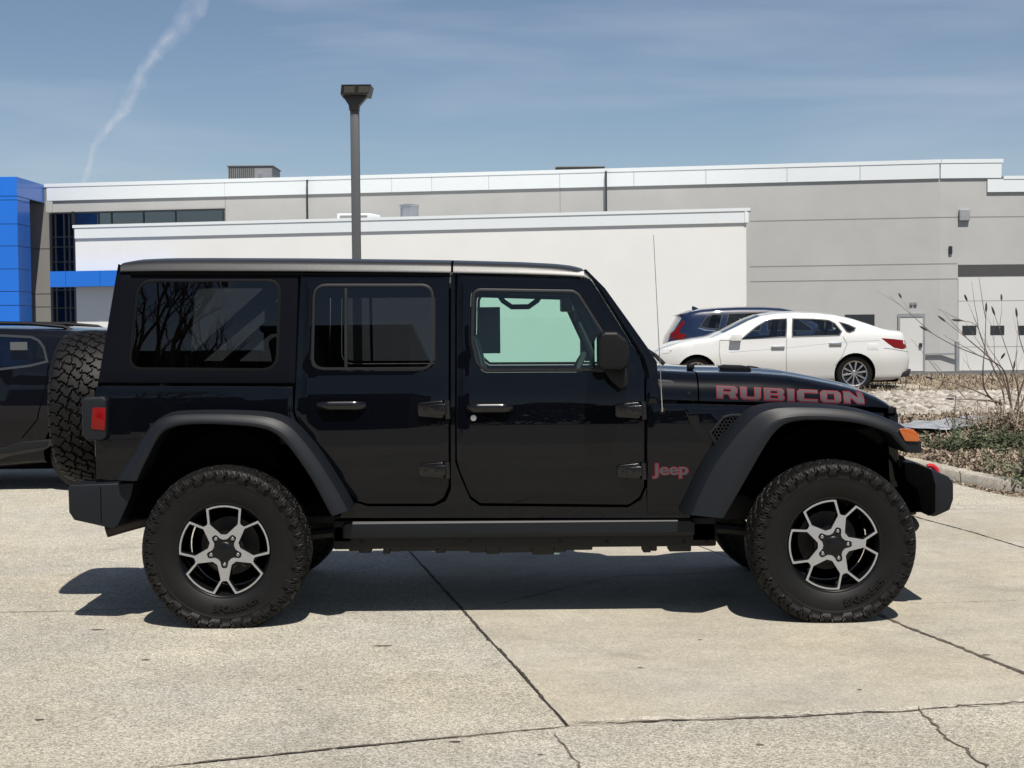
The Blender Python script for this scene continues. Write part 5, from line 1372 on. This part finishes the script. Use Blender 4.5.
for a, b in zip(js[:-1], js[1:]):
    p, q = ax_pt(a, 215, .06), ax_pt(b, 215, .06); p.z = q.z = 0; vquad_box(mbf, p+ad*.006, q-ad*.006, AF, AZ-.10, an_, -.06, .0)
p, q = ax_pt(74, 215, .06), ax_pt(748.6, 215, .06); p.z = q.z = 0
vquad_box(mbc, p-ad*.06, q+ad*.06, AZ-.10, AZ, an_, -.6, .025); vquad_box(mbf, p+ad*.05, q-ad*.01, AF+.01, AZ-.11, an_, -.08, -.01)
q2_ = q+Vector((.0, 0, 0)); vquad_box(mbf, q, q+Vector((.2, 6, 0)), AF, AZ-.10, Vector((1, 0, 0)), -.12, .0); vquad_box(mbc, q+Vector((0, .1, 0)), q+Vector((.2, 6, 0)), AZ-.10, AZ, Vector((1, 0, 0)), -.3, .06)
mbf.obj('parapet', 'coping', annex, smooth=False); mbc.obj('coping', 'coping', annex, smooth=False)
# blue canopy
c0 = at(50, 287, 54.82); c1 = at(50, 271.5, 54.82); c2 = at(150, 280, 53.8)
cn = MB(); p = Vector((c0.x, c0.y, 0)); q = p+ad*4.6
for i in range(3): a = p+ad*(i*1.32+.01*0); 
cut = [0, .62, 1.95, 3.3, 4.6]
for a, b in zip(cut[:-1], cut[1:]): vquad_box(cn, p+ad*(a+.008), p+ad*(b-.008), c0.z, c1.z, an_, -.60, .0)
cp = cn.obj('canopy', 'blue_panel', annex, smooth=False)
# rooftop equipment: each its own thing
def hvac_unit(name, px0, px1, py0, Y, depth, h, label, split=None):
    a = at(px0, py0, Y); b = at(px1, py0, Y); r_ = empty(name, ((a.x+b.x)/2, Y+depth/2, a.z-h), label, 'air conditioner')
    MB().box(a.x, b.x, Y, Y+depth, a.z-h, a.z, .03).obj('housing', 'hvac', r_, smooth=False)
    mb = MB(); n_ = int((b.x-a.x)/.09)
    for i in range(n_):
        x = a.x+.05+i*.09; 
        if x < a.x+(b.x-a.x)*.62: mb.box(x, x+.045, Y-.03, Y, a.z-h+.1, a.z-.06)
    mb.obj('louvre', 'soffit', r_, smooth=False); MB().box(a.x-.05, b.x+.05, Y-.05, Y+depth+.05, a.z, a.z+.04).obj('lid', 'reveal', r_, smooth=False)
    mb = MB(); x = a.x+(b.x-a.x)*.68
    for z in (.25, .6): mb.box(x, x+.2, Y-.02, Y, a.z-h*z-.18, a.z-h*z)
    mb.obj('access_panel', 'silver', r_, smooth=False)
hvac_unit('rooftop_unit', 228, 272, 166.5, 69, 2.4, 1.3, 'grey louvred rooftop unit above the left part of the long parapet')
hvac_unit('rooftop_unit', 557, 604, 167.5, 66, 2.2, 1.0, 'low grey rooftop unit showing just over the parapet behind the conduit')
a = at(398.5, 204.5, 54.5); b = at(419, 204.5, 54.5); r_ = (b.x-a.x)/2
vt = MB().lathe([(-.9, r_*.9), (-.05, r_*.92), (-.05, r_), (.0, r_), (.035, r_*.6), (.05, .0001)], ((a.x+b.x)/2, 54.5+r_, a.z), 32, 'z').obj('roof_vent', 'metal_duct')
set_tags(vt, 'round shiny metal vent drum on the white annex roof', 'vent')
a = at(337, 213.6, 53.6); b = at(370, 213.6, 53.6); mb = MB(); mb.prism([(a.x, a.z-.8), (b.x+.35, a.z-.8), (b.x+.35, a.z-.08), (b.x, a.z), (a.x, a.z)], 53.6, 55, .02); sk = mb.obj('roof_hatch', 'coping', smooth=False); set_tags(sk, 'flat white roof hatch just behind the light pole', 'hatch')
mb = MB(); mb.box(a.x+.1, b.x-.1, 53.57, 53.6, a.z-.3, a.z-.07); mb.obj('louvre', 'reveal', sk, smooth=False)
# bollard
a = at(957, 371, 55.5); b = at(957, 340.5, 55.5)
set_tags(MB().lathe([(0, .085), (b.z-a.z-.03, .085), (b.z-a.z, .05), (b.z-a.z+.005, .0001)], (a.x, 55.5, a.z), 16, 'z').obj('bollard', 'hvac'), 'grey bollard standing between the door and the overhead door', 'bollard')
# ---- parking-lot light
b = at(356.6, 254, 30); t = at(354.4, 108, 30)
lp = empty('street_lamp', (b.x, 30, .2), 'tall dark square light pole rising behind the suv roof', 'street lamp')
mb = MB(); mb.box(b.x-.083, b.x+.083, 29.917, 30.083, .2, t.z+.1, .012); mb.obj('pole', 'pole_paint', lp)
hd = MB(); z0, z1, z2 = at(355, 107, 30).z, at(355, 96.5, 30).z, at(355, 87.5, 30).z; xl, xr = at(342, 95, 30).x, at(371, 95, 30).x
hd.prism([(t.x-.09, z0-.08), (t.x+.09, z0-.08), (t.x+.10, z0+.02), (xr-.06, z1), (xl+.02, z1), (t.x-.10, z0+.02)], 29.88, 30.12, .01); hh = hd.obj('lamp_head', 'lamp_head', lp)
b_ = bmesh.new(); lo = [(xl, 29.72, z1), (xr-.02, 29.72, z1), (xr-.02, 30.3, z1), (xl, 30.3, z1)]; up = [(xl+.03, 29.62, z2), (xr+.03, 29.62, z2), (xr+.03, 30.3, z2+.02), (xl+.03, 30.3, z2+.02)]
vs = [b_.verts.new(p) for p in lo+up]
for f in ((3, 2, 1, 0), (4, 5, 6, 7), (0, 1, 5, 4), (1, 2, 6, 5), (2, 3, 7, 6), (3, 0, 4, 7)): b_.faces.new([vs[i] for i in f])
MB().bm(b_).obj('lamp_housing', 'lamp_head', hh, smooth=False)
mb = MB(); dx_ = xr-xl
for i in range(2):
    xa = xl+.07+i*dx_*.49; mb.add([(xa, 29.70-.012, z1+.03), (xa+dx_*.36, 29.70-.012, z1+.03), (xa+dx_*.36+.02, 29.63-.012, z2-.03), (xa+.02, 29.63-.012, z2-.03)], [(0, 1, 2, 3)])
mb.obj('lamp_lens', 'lamp_lens', hh, smooth=False)

# ------------------------------------------------------------------ cars
def alloy(parent, loc, r, wdt, side, name='wheel', ns=10, m='silver'):
    w = MB().lathe([(-wdt*.42, r*.66), (-wdt*.46, r*.70), (-wdt*.5, r*.80), (-wdt*.5, r*.90), (-wdt*.40, r*.985), (-wdt*.2, r), (wdt*.2, r), (wdt*.45, r*.97), (wdt*.5, r*.8), (wdt*.4, r*.66), (-wdt*.42, r*.66)], n=48)
    o = mb_mesh('car_tyre_%g' % r, w, 'rubber_side'); t = link_mesh(name, o, parent, loc); t.rotation_euler = (0, 0, 0 if side < 0 else math.pi)
    f = MB()
    for k in range(ns):
        a = 360*k/ns+9; q = []
        for (rr_, da) in ((r*.13, -13), (r*.66, -5.2), (r*.66, 5.2), (r*.13, 13)): q.append(pol(rr_, a+da))
        f.prism(q, -wdt*.40, -wdt*.30, .004, 1)
    f.lathe([(-wdt*.42, .0001), (-wdt*.43, r*.12), (-wdt*.36, r*.17), (-wdt*.30, r*.17)], n=20)
    f.lathe([(-wdt*.44, r*.635), (-wdt*.47, r*.69), (-wdt*.40, r*.665), (wdt*.2, r*.62)], n=40)
    link_mesh('rim', mb_mesh('car_rim_%g_%s' % (r, m), f, m, 30), t)
    d = MB().lathe([(-wdt*.08, .0001), (-wdt*.08, r*.62)], n=30); link_mesh('brake_disc', mb_mesh('car_back_%g' % r, d, 'interior'), t)
    return t
def build_car(root, Yc, sil, arches, windows, wheels_, hwfn, paint, r_tyre, skins, silr=.09, belt=None, cladding=None, glassm='glass_car', pillars=None, res=.07):
    """sil: closed ccw silhouette in x,z (world x); arches: list of (cx, cz, r); skins: list of (i0,i1,name,mat) ranges of silhouette points"""
    notch = []
    body_out = sil
    holes = [offset(w, -.0) for _, w in windows]
    ah = []
    for cx, cz, rr_ in arches:
        ah.append([(cx+rr_*math.cos(R(a)), cz+rr_*math.sin(R(a))) for a in range(0, 360, 12)])
    for sg in (-1, 1):
        P, T = fill(sil, holes+ah, res, [silr*.12, silr*.4, silr*.75]+([]))
        Hh = hwfn(P[:, 0], P[:, 1]); D = dist_poly(P, sil); q = np.clip(1-D/silr, 0, 1); Hh = Hh-silr*(1-np.sqrt(np.clip(1-q*q, 0, 1)))*.85
        V = [(P[i, 0], Yc+sg*Hh[i], P[i, 1]) for i in range(len(P))]; Fc = [tuple(t) if sg < 0 else tuple(t[::-1]) for t in T]
        mesh_obj('body_side', V, Fc, paint, root, sharp=35)
        for nm, w in windows:
            w2 = offset(w, -.015)
            panel('side_window', w2, hwfn, glassm, root, res=.1, sign=sg, thick=0, out=-.012)
            panel('window_trim', offset(w, -.004), lambda x, z: hwfn(x, z)-0, 'frame_dark', root, [offset(w, .018)], res=.1, sign=sg, thick=.01, out=.003)
        for cx, cz, rr_ in arches:
            rows = [[(cx+rr_*math.cos(R(a)), Yc+sg*y, cz+rr_*math.sin(R(a))) for a in range(-10, 191, 10)] for y in (float(hwfn(cx, cz))-.005, .45)]
            rows.append([(cx, Yc+sg*.45, cz)]*len(rows[0]))
            MB().grid(rows).obj('wheel_arch', 'gap', root)
        for nm, cx, cz in wheels_:
            alloy(root, Vector((cx, Yc+sg*(float(hwfn(cx, cz))-.125), cz))-root.location, r_tyre, .23, sg, nm)
    for i0, i1, nm, m_ in skins:
        pts = resample(sil[i0:i1+1], .12, closed=False) if True else sil[i0:i1+1]; rows = []; n_ = 14; A = area(sil)
        for i, p in enumerate(pts):
            w = float(hwfn(p[0], p[1]))-silr*.85; a_ = pts[max(i-1, 0)]; b_2 = pts[min(i+1, len(pts)-1)]; t = np.array([b_2[0]-a_[0], b_2[1]-a_[1]]); t = t/(np.linalg.norm(t)+1e-9)
            nn = np.array([t[1], -t[0]])*(1 if A > 0 else -1); row = []
            for k in range(n_+1):
                u = -1+2*k/n_; c = .035*(1-u*u) if m_ != 'gap' else 0; row.append((p[0]+nn[0]*c, Yc+u*w, p[1]+nn[1]*c))
            rows.append(row)
        fix_normals(MB().grid(rows).obj(nm, m_, root, sharp=40))
    # underbody + cabin
    xs_ = [p[0] for p in sil]; zs_ = [p[1] for p in sil]; x0, x1 = min(xs_), max(xs_); zb = min(zs_)
    w = float(hwfn((x0+x1)/2, zb+.3))-.12
    MB().box(x0+.25, x1-.25, Yc-w+.05, Yc+w-.05, zb+.02, zb+.30, .03).obj('underbody', 'gap', root)
def car_seats(root, Yc, xs_, z0, face):
    for x, wide in xs_:
        for y in ((-.36, .36) if not wide else (0,)):
            w = .48 if not wide else 1.2
            s_ = MB().prism(rounded([(x-.05*face, z0), (x+.12*face, z0), (x-.06*face, z0+.62), (x-.18*face, z0+.60)], .04, 3), Yc+y-w/2, Yc+y+w/2, .04).obj('seat', 'interior_grey', root)
            for yy in ((y,) if not wide else (-.36, .36)): MB().prism(rounded([(x-.19*face, z0+.63), (x-.08*face, z0+.63), (x-.10*face, z0+.80), (x-.19*face, z0+.80)], .03, 3), Yc+yy-.12, Yc+yy+.12, .03).obj('headrest', 'interior_grey', s_)
# --- white sedan (nose to the left)
SYN = 28.7; SC = 29.6
def sp_(l, Y=SYN): return [(at(a, b, Y).x, at(a, b, Y).z) for a, b in l]
top = [(653, 366), (654.5, 358), (657, 352.5), (662, 349.5), (678, 343.5), (696, 340), (713, 337.5), (724, 333), (737, 327), (750, 320.5), (762, 316), (778, 313.3), (798, 312.4), (820, 313), (838, 315), (855, 319), (870, 324), (883, 328.5), (893, 330.5), (903, 331.2), (906.5, 332.5), (909, 338), (913, 352), (914.3, 360), (913.5, 368), (911, 376), (906, 380), (700, 385), (660, 384), (654, 378)]
sil = sp_(top); sil = [(a, b) for a, b in sil][::-1]      # ccw?
if area(sil) < 0: sil = sil[::-1]
sedan = empty('white_sedan', (sp_([(780, 380)])[0][0], SC, .21), 'white four door sedan with multi-spoke alloys parked in front of the blue suv', 'car', 'cars parked in the lot')
BELT = sp_([(780, 338)])[0][1]
xm = (sil[0][0]+max(p[0] for p in sil))/2; xmin, xmax = min(p[0] for p in sil), max(p[0] for p in sil); xc_ = (xmin+xmax)/2; hl = (xmax-xmin)/2
def mk_hw(W_, belt, xc0, hl0, tum=.42, low=.5, zb=.3):
    def f(x, z):
        x = np.asarray(x, float); z = np.asarray(z, float)
        h = W_-tum*np.clip(z-belt, 0, 9)-.05*np.clip((belt-.38-z)/.4, 0, 2)**2-.012*np.cos((z-belt)*9)
        return h-.30*np.clip((np.abs(x-xc0)/hl0-.72)/.28, 0, 1)**2
    return f
hw_s = mk_hw(.905, BELT, xc_, hl)
wins = [('front', sp_([(741, 339.5), (746, 335), (757, 326.5), (768, 319.8), (776, 318.4), (788.5, 318), (786.5, 337.3)])),
        ('rear', sp_([(793.5, 318), (815, 318.3), (830, 319.6), (836, 323), (842.5, 331.5), (840, 335.8), (792, 337.2)])),
        ('quarter', sp_([(840, 321.5), (849, 324.2), (856.5, 327.8), (855, 331), (850, 333), (847, 332)]))]
rwc = sp_([(855.3, 373.5)])[0]; fwc = sp_([(697, 375)])[0]; RTS = .345
rwc = (rwc[0], .21+RTS); fwc = (fwc[0], .21+RTS)
n_s = len(sil)
# index ranges on the ccw silhouette found by nearest traced points
def idx(px, py, l=None): q = sp_([(px, py)])[0]; return min(range(len(sil)), key=lambda i: (sil[i][0]-q[0])**2+(sil[i][1]-q[1])**2)
def rng_sk(a, b, nm, m_):
    i, j = sorted((idx(*a), idx(*b))); return (i, j, nm, m_)
skins = [rng_sk((653, 366), (724, 333), 'bonnet', 'car_white'), rng_sk((724, 333), (762, 316), 'windscreen', 'glass_car'), rng_sk((762, 316), (838, 315), 'roof', 'car_white'),
         rng_sk((838, 315), (883, 328.5), 'rear_window', 'glass_car'), rng_sk((883, 328.5), (906.5, 332.5), 'boot_lid', 'car_white'), rng_sk((906.5, 332.5), (906, 380), 'rear_bumper', 'car_white')]
build_car(sedan, SC, sil, [(rwc[0], rwc[1], .385), (fwc[0], fwc[1], .385)], wins, [('wheel', *rwc), ('wheel', *fwc)], hw_s, 'car_white', RTS, skins)
car_seats(sedan, SC, [(sp_([(790, 340)])[0][0], False), (sp_([(828, 340)])[0][0], True)], .75, -1)
def line_on(root, l, Y, hwfn, Yc, name='panel_gap', w=.009, m='reveal'):
    P = resample(sp_(l, Y), .05, closed=False); mb = MB(); rows = []
    for i, p in enumerate(P):
        a_ = P[max(i-1, 0)]; b_2 = P[min(i+1, len(P)-1)]; t = np.array([b_2[0]-a_[0], b_2[1]-a_[1]]); t = t/np.linalg.norm(t); nn = (-t[1]*w/2, t[0]*w/2)
        rows.append([(p[0]+s*nn[0], Yc-float(hwfn(p[0]+s*nn[0], p[1]+s*nn[1]))-.003, p[1]+s*nn[1]) for s in (-1, 1)])
    return mb.grid(rows).obj(name, m, root, smooth=False)
for l in ([(786.8, 338), (786, 356), (787, 372), (790, 380)], [(720, 340), (719, 352), (722, 372)], [(720, 340), (741, 341)], [(843, 336), (847, 344), (842, 356), (835, 366)], [(760, 380), (786, 381), (828, 379)], [(884, 348), (893, 349), (912, 352)]): line_on(sedan, l, SYN, hw_s, SC)
line_on(sedan, [(730, 352), (786, 347.5), (840, 342), (880, 340)], SYN, hw_s, SC, 'body_crease', .012, 'car_white')
for a, b, y0_, y1_ in ((771, 784.5, 346, 349), (829, 841.5, 342.5, 345.6)):
    q = sp_([(a, y1_), (b, y0_)]); yy = SC-float(hw_s(q[0][0], q[0][1])); MB().box(q[0][0], q[1][0], yy-.03, yy+.01, q[0][1], q[1][1], .012).obj('door_handle', 'silver', sedan)
def patch(root, name, l, Y, hwfn, Yc, m, out=.006, r=.01, thick=.03, bev=.006):
    q = rounded(sp_(l, Y), r, 3); return panel(name, q, hwfn, m, root, res=.05, bevel=bev, thick=thick, out=out, sil=sil, silr=.09)
patch(sedan, 'tail_lamp', [(881, 338), (895, 339), (908, 340.5), (910, 348.5), (904, 349.5), (895, 348), (888, 343.5)], SYN, hw_s, SC, 'red_lens', out=.002)
patch(sedan, 'headlamp', [(661, 350.5), (668, 349.5), (673, 350), (670, 353.5), (663, 354.5)], SYN, hw_s, SC, 'headlamp', out=.0)
patch(sedan, 'fuel_door', [(867, 343), (878.5, 343), (878.5, 350), (867, 350)], SYN, hw_s, SC, 'car_white', out=.003)
q = sp_([(729, 341), (741, 334)]); yy = SC-.93
MB().prism(rounded([(q[0][0], q[0][1]), (q[1][0], q[0][1]), (q[1][0], q[1][1]), (q[0][0]+.05, q[1][1])], .03, 3), yy-.08, yy+.10, .03, 3).obj('door_mirror', 'car_white', sedan)
q = sp_([(893, 379), (913.5, 369)]); MB().prism([(q[0][0], q[0][1]), (q[1][0]-.03, q[0][1]+.04), (q[1][0]+.015, q[1][1]), (q[0][0]+.1, q[0][1]+.07)], SC-.70, SC+.70, .02).obj('bumper_diffuser', 'cladding', sedan)
# --- blue SUV behind
BY = 32.6; BC = 33.5
bt = [(670, 352), (669, 343), (671, 336.5), (676, 329), (682, 319), (685, 314.5), (693, 311.5), (702, 309.8), (720, 308.2), (740, 307.4), (765, 307.4), (783, 308.4), (798, 311.5), (812, 318), (828, 327.5), (845, 332), (868, 336), (878, 341), (882, 350), (882, 366), (870, 372), (690, 374), (673, 368)]
sil_b = sp_(bt, BY); sil_b = sil_b[::-1] if area(sil_b) < 0 else sil_b
blue = empty('blue_suv', (sp_([(775, 380)], BY)[0][0], BC, .2), 'dark blue suv with tall red tail lamps, mostly hidden behind the white sedan', 'car', 'cars parked in the lot')
bx0, bx1 = min(p[0] for p in sil_b), max(p[0] for p in sil_b); BB = sp_([(770, 331)], BY)[0][1]
hw_b = mk_hw(.92, BB, (bx0+bx1)/2, (bx1-bx0)/2, .30)
winb = [('quarter', sp_([(700, 326), (707, 316.5), (713, 314), (723.5, 313.5), (719, 329.5), (705, 328.5)], BY)), ('rear', sp_([(729, 313.3), (762, 312), (764, 316), (760, 331), (724.5, 330.5)], BY)), ('front', sp_([(768, 312), (785, 312.3), (797, 317.5), (812, 328), (812, 331), (767, 331)], BY))]
sil = sil_b
def idb(px, py): q = sp_([(px, py)], BY)[0]; return min(range(len(sil_b)), key=lambda i: (sil_b[i][0]-q[0])**2+(sil_b[i][1]-q[1])**2)
def rb_(a, b, nm, m_): i, j = sorted((idb(*a), idb(*b))); return (i, j, nm, m_)
rwb = (sp_([(707, 368)], BY)[0][0], .2+.355); fwb = (sp_([(836, 368)], BY)[0][0], .2+.355)
build_car(blue, BC, sil_b, [(rwb[0], rwb[1], .40), (fwb[0], fwb[1], .40)], winb, [('wheel', *rwb), ('wheel', *fwb)], hw_b, 'car_blue', .355,
          [rb_((682, 319), (693, 311.5), 'rear_window', 'glass_dark'), rb_((693, 311.5), (783, 308.4), 'roof', 'car_blue'), rb_((783, 308.4), (828, 327.5), 'windscreen', 'glass_car'), rb_((828, 327.5), (882, 350), 'bonnet', 'car_blue'), rb_((682, 319), (670, 352), 'tailgate', 'car_blue'), rb_((882, 350), (870, 372), 'front_bumper', 'car_blue')], glassm='glass_tint')
car_seats(blue, BC, [(sp_([(772, 340)], BY)[0][0], False), (sp_([(735, 340)], BY)[0][0], True)], .85, 1)
patch(blue, 'tail_lamp', [(671.5, 334), (678, 327.5), (684, 320), (685.5, 322), (679, 332.5), (687, 335), (684, 339.5), (671, 339)], BY, hw_b, BC, 'red_lens', out=.004, r=.02)
patch(blue, 'window_line', [(699, 327.5), (706, 329.5), (720, 330.6), (720, 331.6), (705, 330.6), (698.5, 328.5)], BY, hw_b, BC, 'chrome', out=.004, r=.002, bev=0)
q = sp_([(681, 315.5), (700, 311.5)], BY); MB().prism([(q[0][0]-.02, q[0][1]+.02), (q[0][0]+.03, q[0][1]-.03), (q[1][0], q[1][1]-.02), (q[1][0], q[1][1]+.02)], BC-.62, BC+.62, .01).obj('roof_spoiler', 'car_blue', blue)
a = sp_([(701.5, 309)], BY)[0]; MB().prism([(a[0]-.10, a[1]), (a[0]+.10, a[1]+.0), (a[0]-.06, a[1]+.07), (a[0]-.1, a[1]+.07)], BC-.02, BC+.02, .01).obj('antenna_fin', 'car_blue', blue)
# --- black SUV at the left edge (nose out of frame)
KY = 14.2; KC = 15.1
def kp_(l): return sp_(l, KY)
kt = [(196, 452), (194, 420), (188, 392), (176, 376), (160, 352), (146, 338), (128, 334), (90, 332), (60, 330.4), (30, 329), (0, 328.4), (-60, 328), (-130, 329), (-170, 333), (-200, 342), (-240, 362), (-262, 371), (-320, 378), (-348, 388), (-358, 410), (-360, 450), (-350, 470), (-290, 476), (-140, 473), (-20, 470), (20, 466), (60, 463), (130, 462), (180, 462)]
sil_k = kp_(kt); sil_k = sil_k[::-1] if area(sil_k) < 0 else sil_k
blk = empty('black_suv', (kp_([(-90, 480)])[0][0], KC, 0), 'black suv with roof rails and a paper sheet in its side window, at left edge', 'car', 'cars parked in the lot')
kx0, kx1 = min(p[0] for p in sil_k), max(p[0] for p in sil_k); KB = kp_([(0, 370)])[0][1]
hw_k = mk_hw(.93, KB, (kx0+kx1)/2, (kx1-kx0)/2, .30)
wink = [('rear', kp_([(-78, 335.5), (0, 334.8), (30, 336.4), (38, 340), (43.5, 347), (48, 362), (30, 366.5), (0, 370), (-78, 374)])), ('front', kp_([(-84, 335.5), (-150, 337), (-175, 344), (-205, 362), (-210, 374), (-84, 374)])), ('quarter', kp_([(60, 340), (110, 341), (125, 348), (128, 356), (70, 361), (62, 352)]))]
zk = .355; rwk = (kp_([(86, 450)])[0][0], zk); fwk = (kp_([(-226, 450)])[0][0], zk)
def idk(px, py): q = kp_([(px, py)])[0]; return min(range(len(sil_k)), key=lambda i: (sil_k[i][0]-q[0])**2+(sil_k[i][1]-q[1])**2)
def rk_(a, b, nm, m_): i, j = sorted((idk(*a), idk(*b))); return (i, j, nm, m_)
sil = sil_k
build_car(blk, KC, sil_k, [(rwk[0], rwk[1], .40), (fwk[0], fwk[1], .40)], wink, [('wheel', *rwk), ('wheel', *fwk)], hw_k, 'car_black', .355,
          [rk_((146, 338), (176, 376), 'rear_window', 'glass_dark'), rk_((-170, 333), (146, 338), 'roof', 'car_black'), rk_((-170, 333), (-240, 362), 'windscreen', 'glass_car'), rk_((-240, 362), (-358, 410), 'bonnet', 'car_black'), rk_((176, 376), (196, 452), 'tailgate', 'car_black'), rk_((-358, 410), (-350, 470), 'front_bumper', 'car_black')], glassm='glass_tint')
car_seats(blk, KC, [(kp_([(-80, 400)])[0][0], False), (kp_([(20, 400)])[0][0], True)], .62, -1)
def cl_(l, nm, m_='cladding', out=.012): patch(blk, nm, l, KY, hw_k, KC, m_, out=out, r=.02, thick=.03)
cl_([(-150, 448), (-20, 449), (5, 447.5), (20, 442), (52, 439), (52, 445), (44, 450), (10, 456), (-20, 466), (-150, 468)], 'sill_cladding')
patch(blk, 'sill_trim', [(-150, 449), (-20, 449.5), (5, 448), (20, 442.5), (50, 440.5), (46, 447), (25, 449.5), (8, 453), (-20, 454.5), (-150, 454)], KY, hw_k, KC, 'plastic', out=.018, r=.01)
a = kp_([(6, 360), (26, 342)]); yy = KC-float(hw_k(a[0][0], a[0][1]))
MB().box(a[0][0]+.03, a[1][0], yy+.03, yy+.032, a[0][1], a[1][1]).obj('window_sheet', 'paper_dim', blk)
for sg in (-1, 1):
    mb = MB(); y = .60; q = kp_([(68, 333), (54, 326.5), (20, 323.6), (-60, 322.6), (-120, 324), (-130, 329)]); pts = [Vector((x, KC+sg*y*1.0, z-.0)) for x, z in q]
    pts = [Vector((p.x*KC/KY*1.0, p.y, p.z)) for p in pts] if False else pts
    mb.tube(pts, .018, 8); mb.obj('roof_rail', 'plastic_dark', blk)
line_on(blk, [(49, 364), (46, 390), (38, 420), (22, 438)], KY, hw_k, KC, m='gap', w=.01); line_on(blk, [(-81, 374), (-81, 440)], KY, hw_k, KC, m='gap', w=.01)
# ------------------------------------------------------------------ behind the camera: what the paint and glass mirror
stucco('brick_dark', (.045, .040, .037), .1)
bb = empty('dark_warehouse', (-7, -38, 0), 'long dark building seen only as a reflection in the rear door glass', 'building')
MB().box(-7.8, -3.2, -44, -32, 0, 8.9, .02).obj('wall', 'brick_dark', bb, smooth=False)
MB().box(-20, -7.9, -44, -32.2, 0, 8.1).obj('reflection_block', 'brick_dark', bb, smooth=False); MB().box(-7.9, -3.1, -44.2, -31.8, 8.9, 9.1).obj('coping', 'frame_dark', bb, smooth=False)  # lower box added unseen for the dark tree-line band mirrored in the quarter glass
mb = MB()
for i in range(6): mb.box(-7.6+i*.7, -7.2+i*.7, -31.99, -31.93, 2.0, 3.4)
mb.obj('window', 'glass_dark', bb, smooth=False)
def bare_tree(x, y, h, seed, label):
    rr = random.Random(seed); mb = MB()
    def grow(p, d, L_, r_, k):
        q = [p]
        for i in range(3): d = (d+Vector((rr.uniform(-.2, .2), rr.uniform(-.2, .2), .06))).normalized(); q.append(q[-1]+d*L_/3)
        mb.tube(q, [r_, r_*.85, r_*.7, r_*.55], 5, cap=False)
        if k == 0: return
        for i in range(3 if k > 1 else 4):
            nd = (d*1.0+Vector((rr.uniform(-1, 1), rr.uniform(-1, 1), rr.uniform(-.2, .8)))*.85).normalized(); grow(q[-1] if i < 2 else q[2], nd, L_*rr.uniform(.62, .82), r_*.55, k-1)
    tr = empty('bare_tree', (x, y, 0), label, 'tree', 'bare trees mirrored in the rear quarter glass')
    mb.tube([(x, y, 0), (x+.05, y, h*.28)], [.24, .18], 8); mb.obj('trunk', 'bark', tr); mb = MB(); grow(Vector((x+.05, y, h*.27)), Vector((0, 0, 1)), h*.26, .17, 5); mb.obj('crown', 'bark', tr)
bare_tree(-7.3, -17, 8.5, 4, 'bare tree mirrored large in the rear quarter window')
bare_tree(-9.6, -22, 9, 6, 'bare tree mirrored at the rear edge of the quarter window')
def hedge(x0, x1, y, h, label):
    rr = np.random.default_rng(int(x0*7) % 97); V = []; Fc = []
    for i in range(15000):
        x = rr.uniform(x0, x1); z = h*rr.random()**.8*(1+.25*math.sin(x*.9)); c = np.array([x, y+rr.normal(0, .5), z]); a = rr.normal(0, .28, (3, 3)); k = len(V); V += [tuple(c+q) for q in a]; Fc.append((k, k+1, k+2))
    me = bpy.data.meshes.new('hedge'); me.from_pydata(V, [], Fc); me.materials.append(MATS['juniper']); o = bpy.data.objects.new('evergreen_hedge', me); COL.objects.link(o); set_tags(o, label, 'hedge', kind='stuff')
hedge(-34, 30, -46, 4.2, 'dark row of shrubs mirrored in the door paint below the belt line')
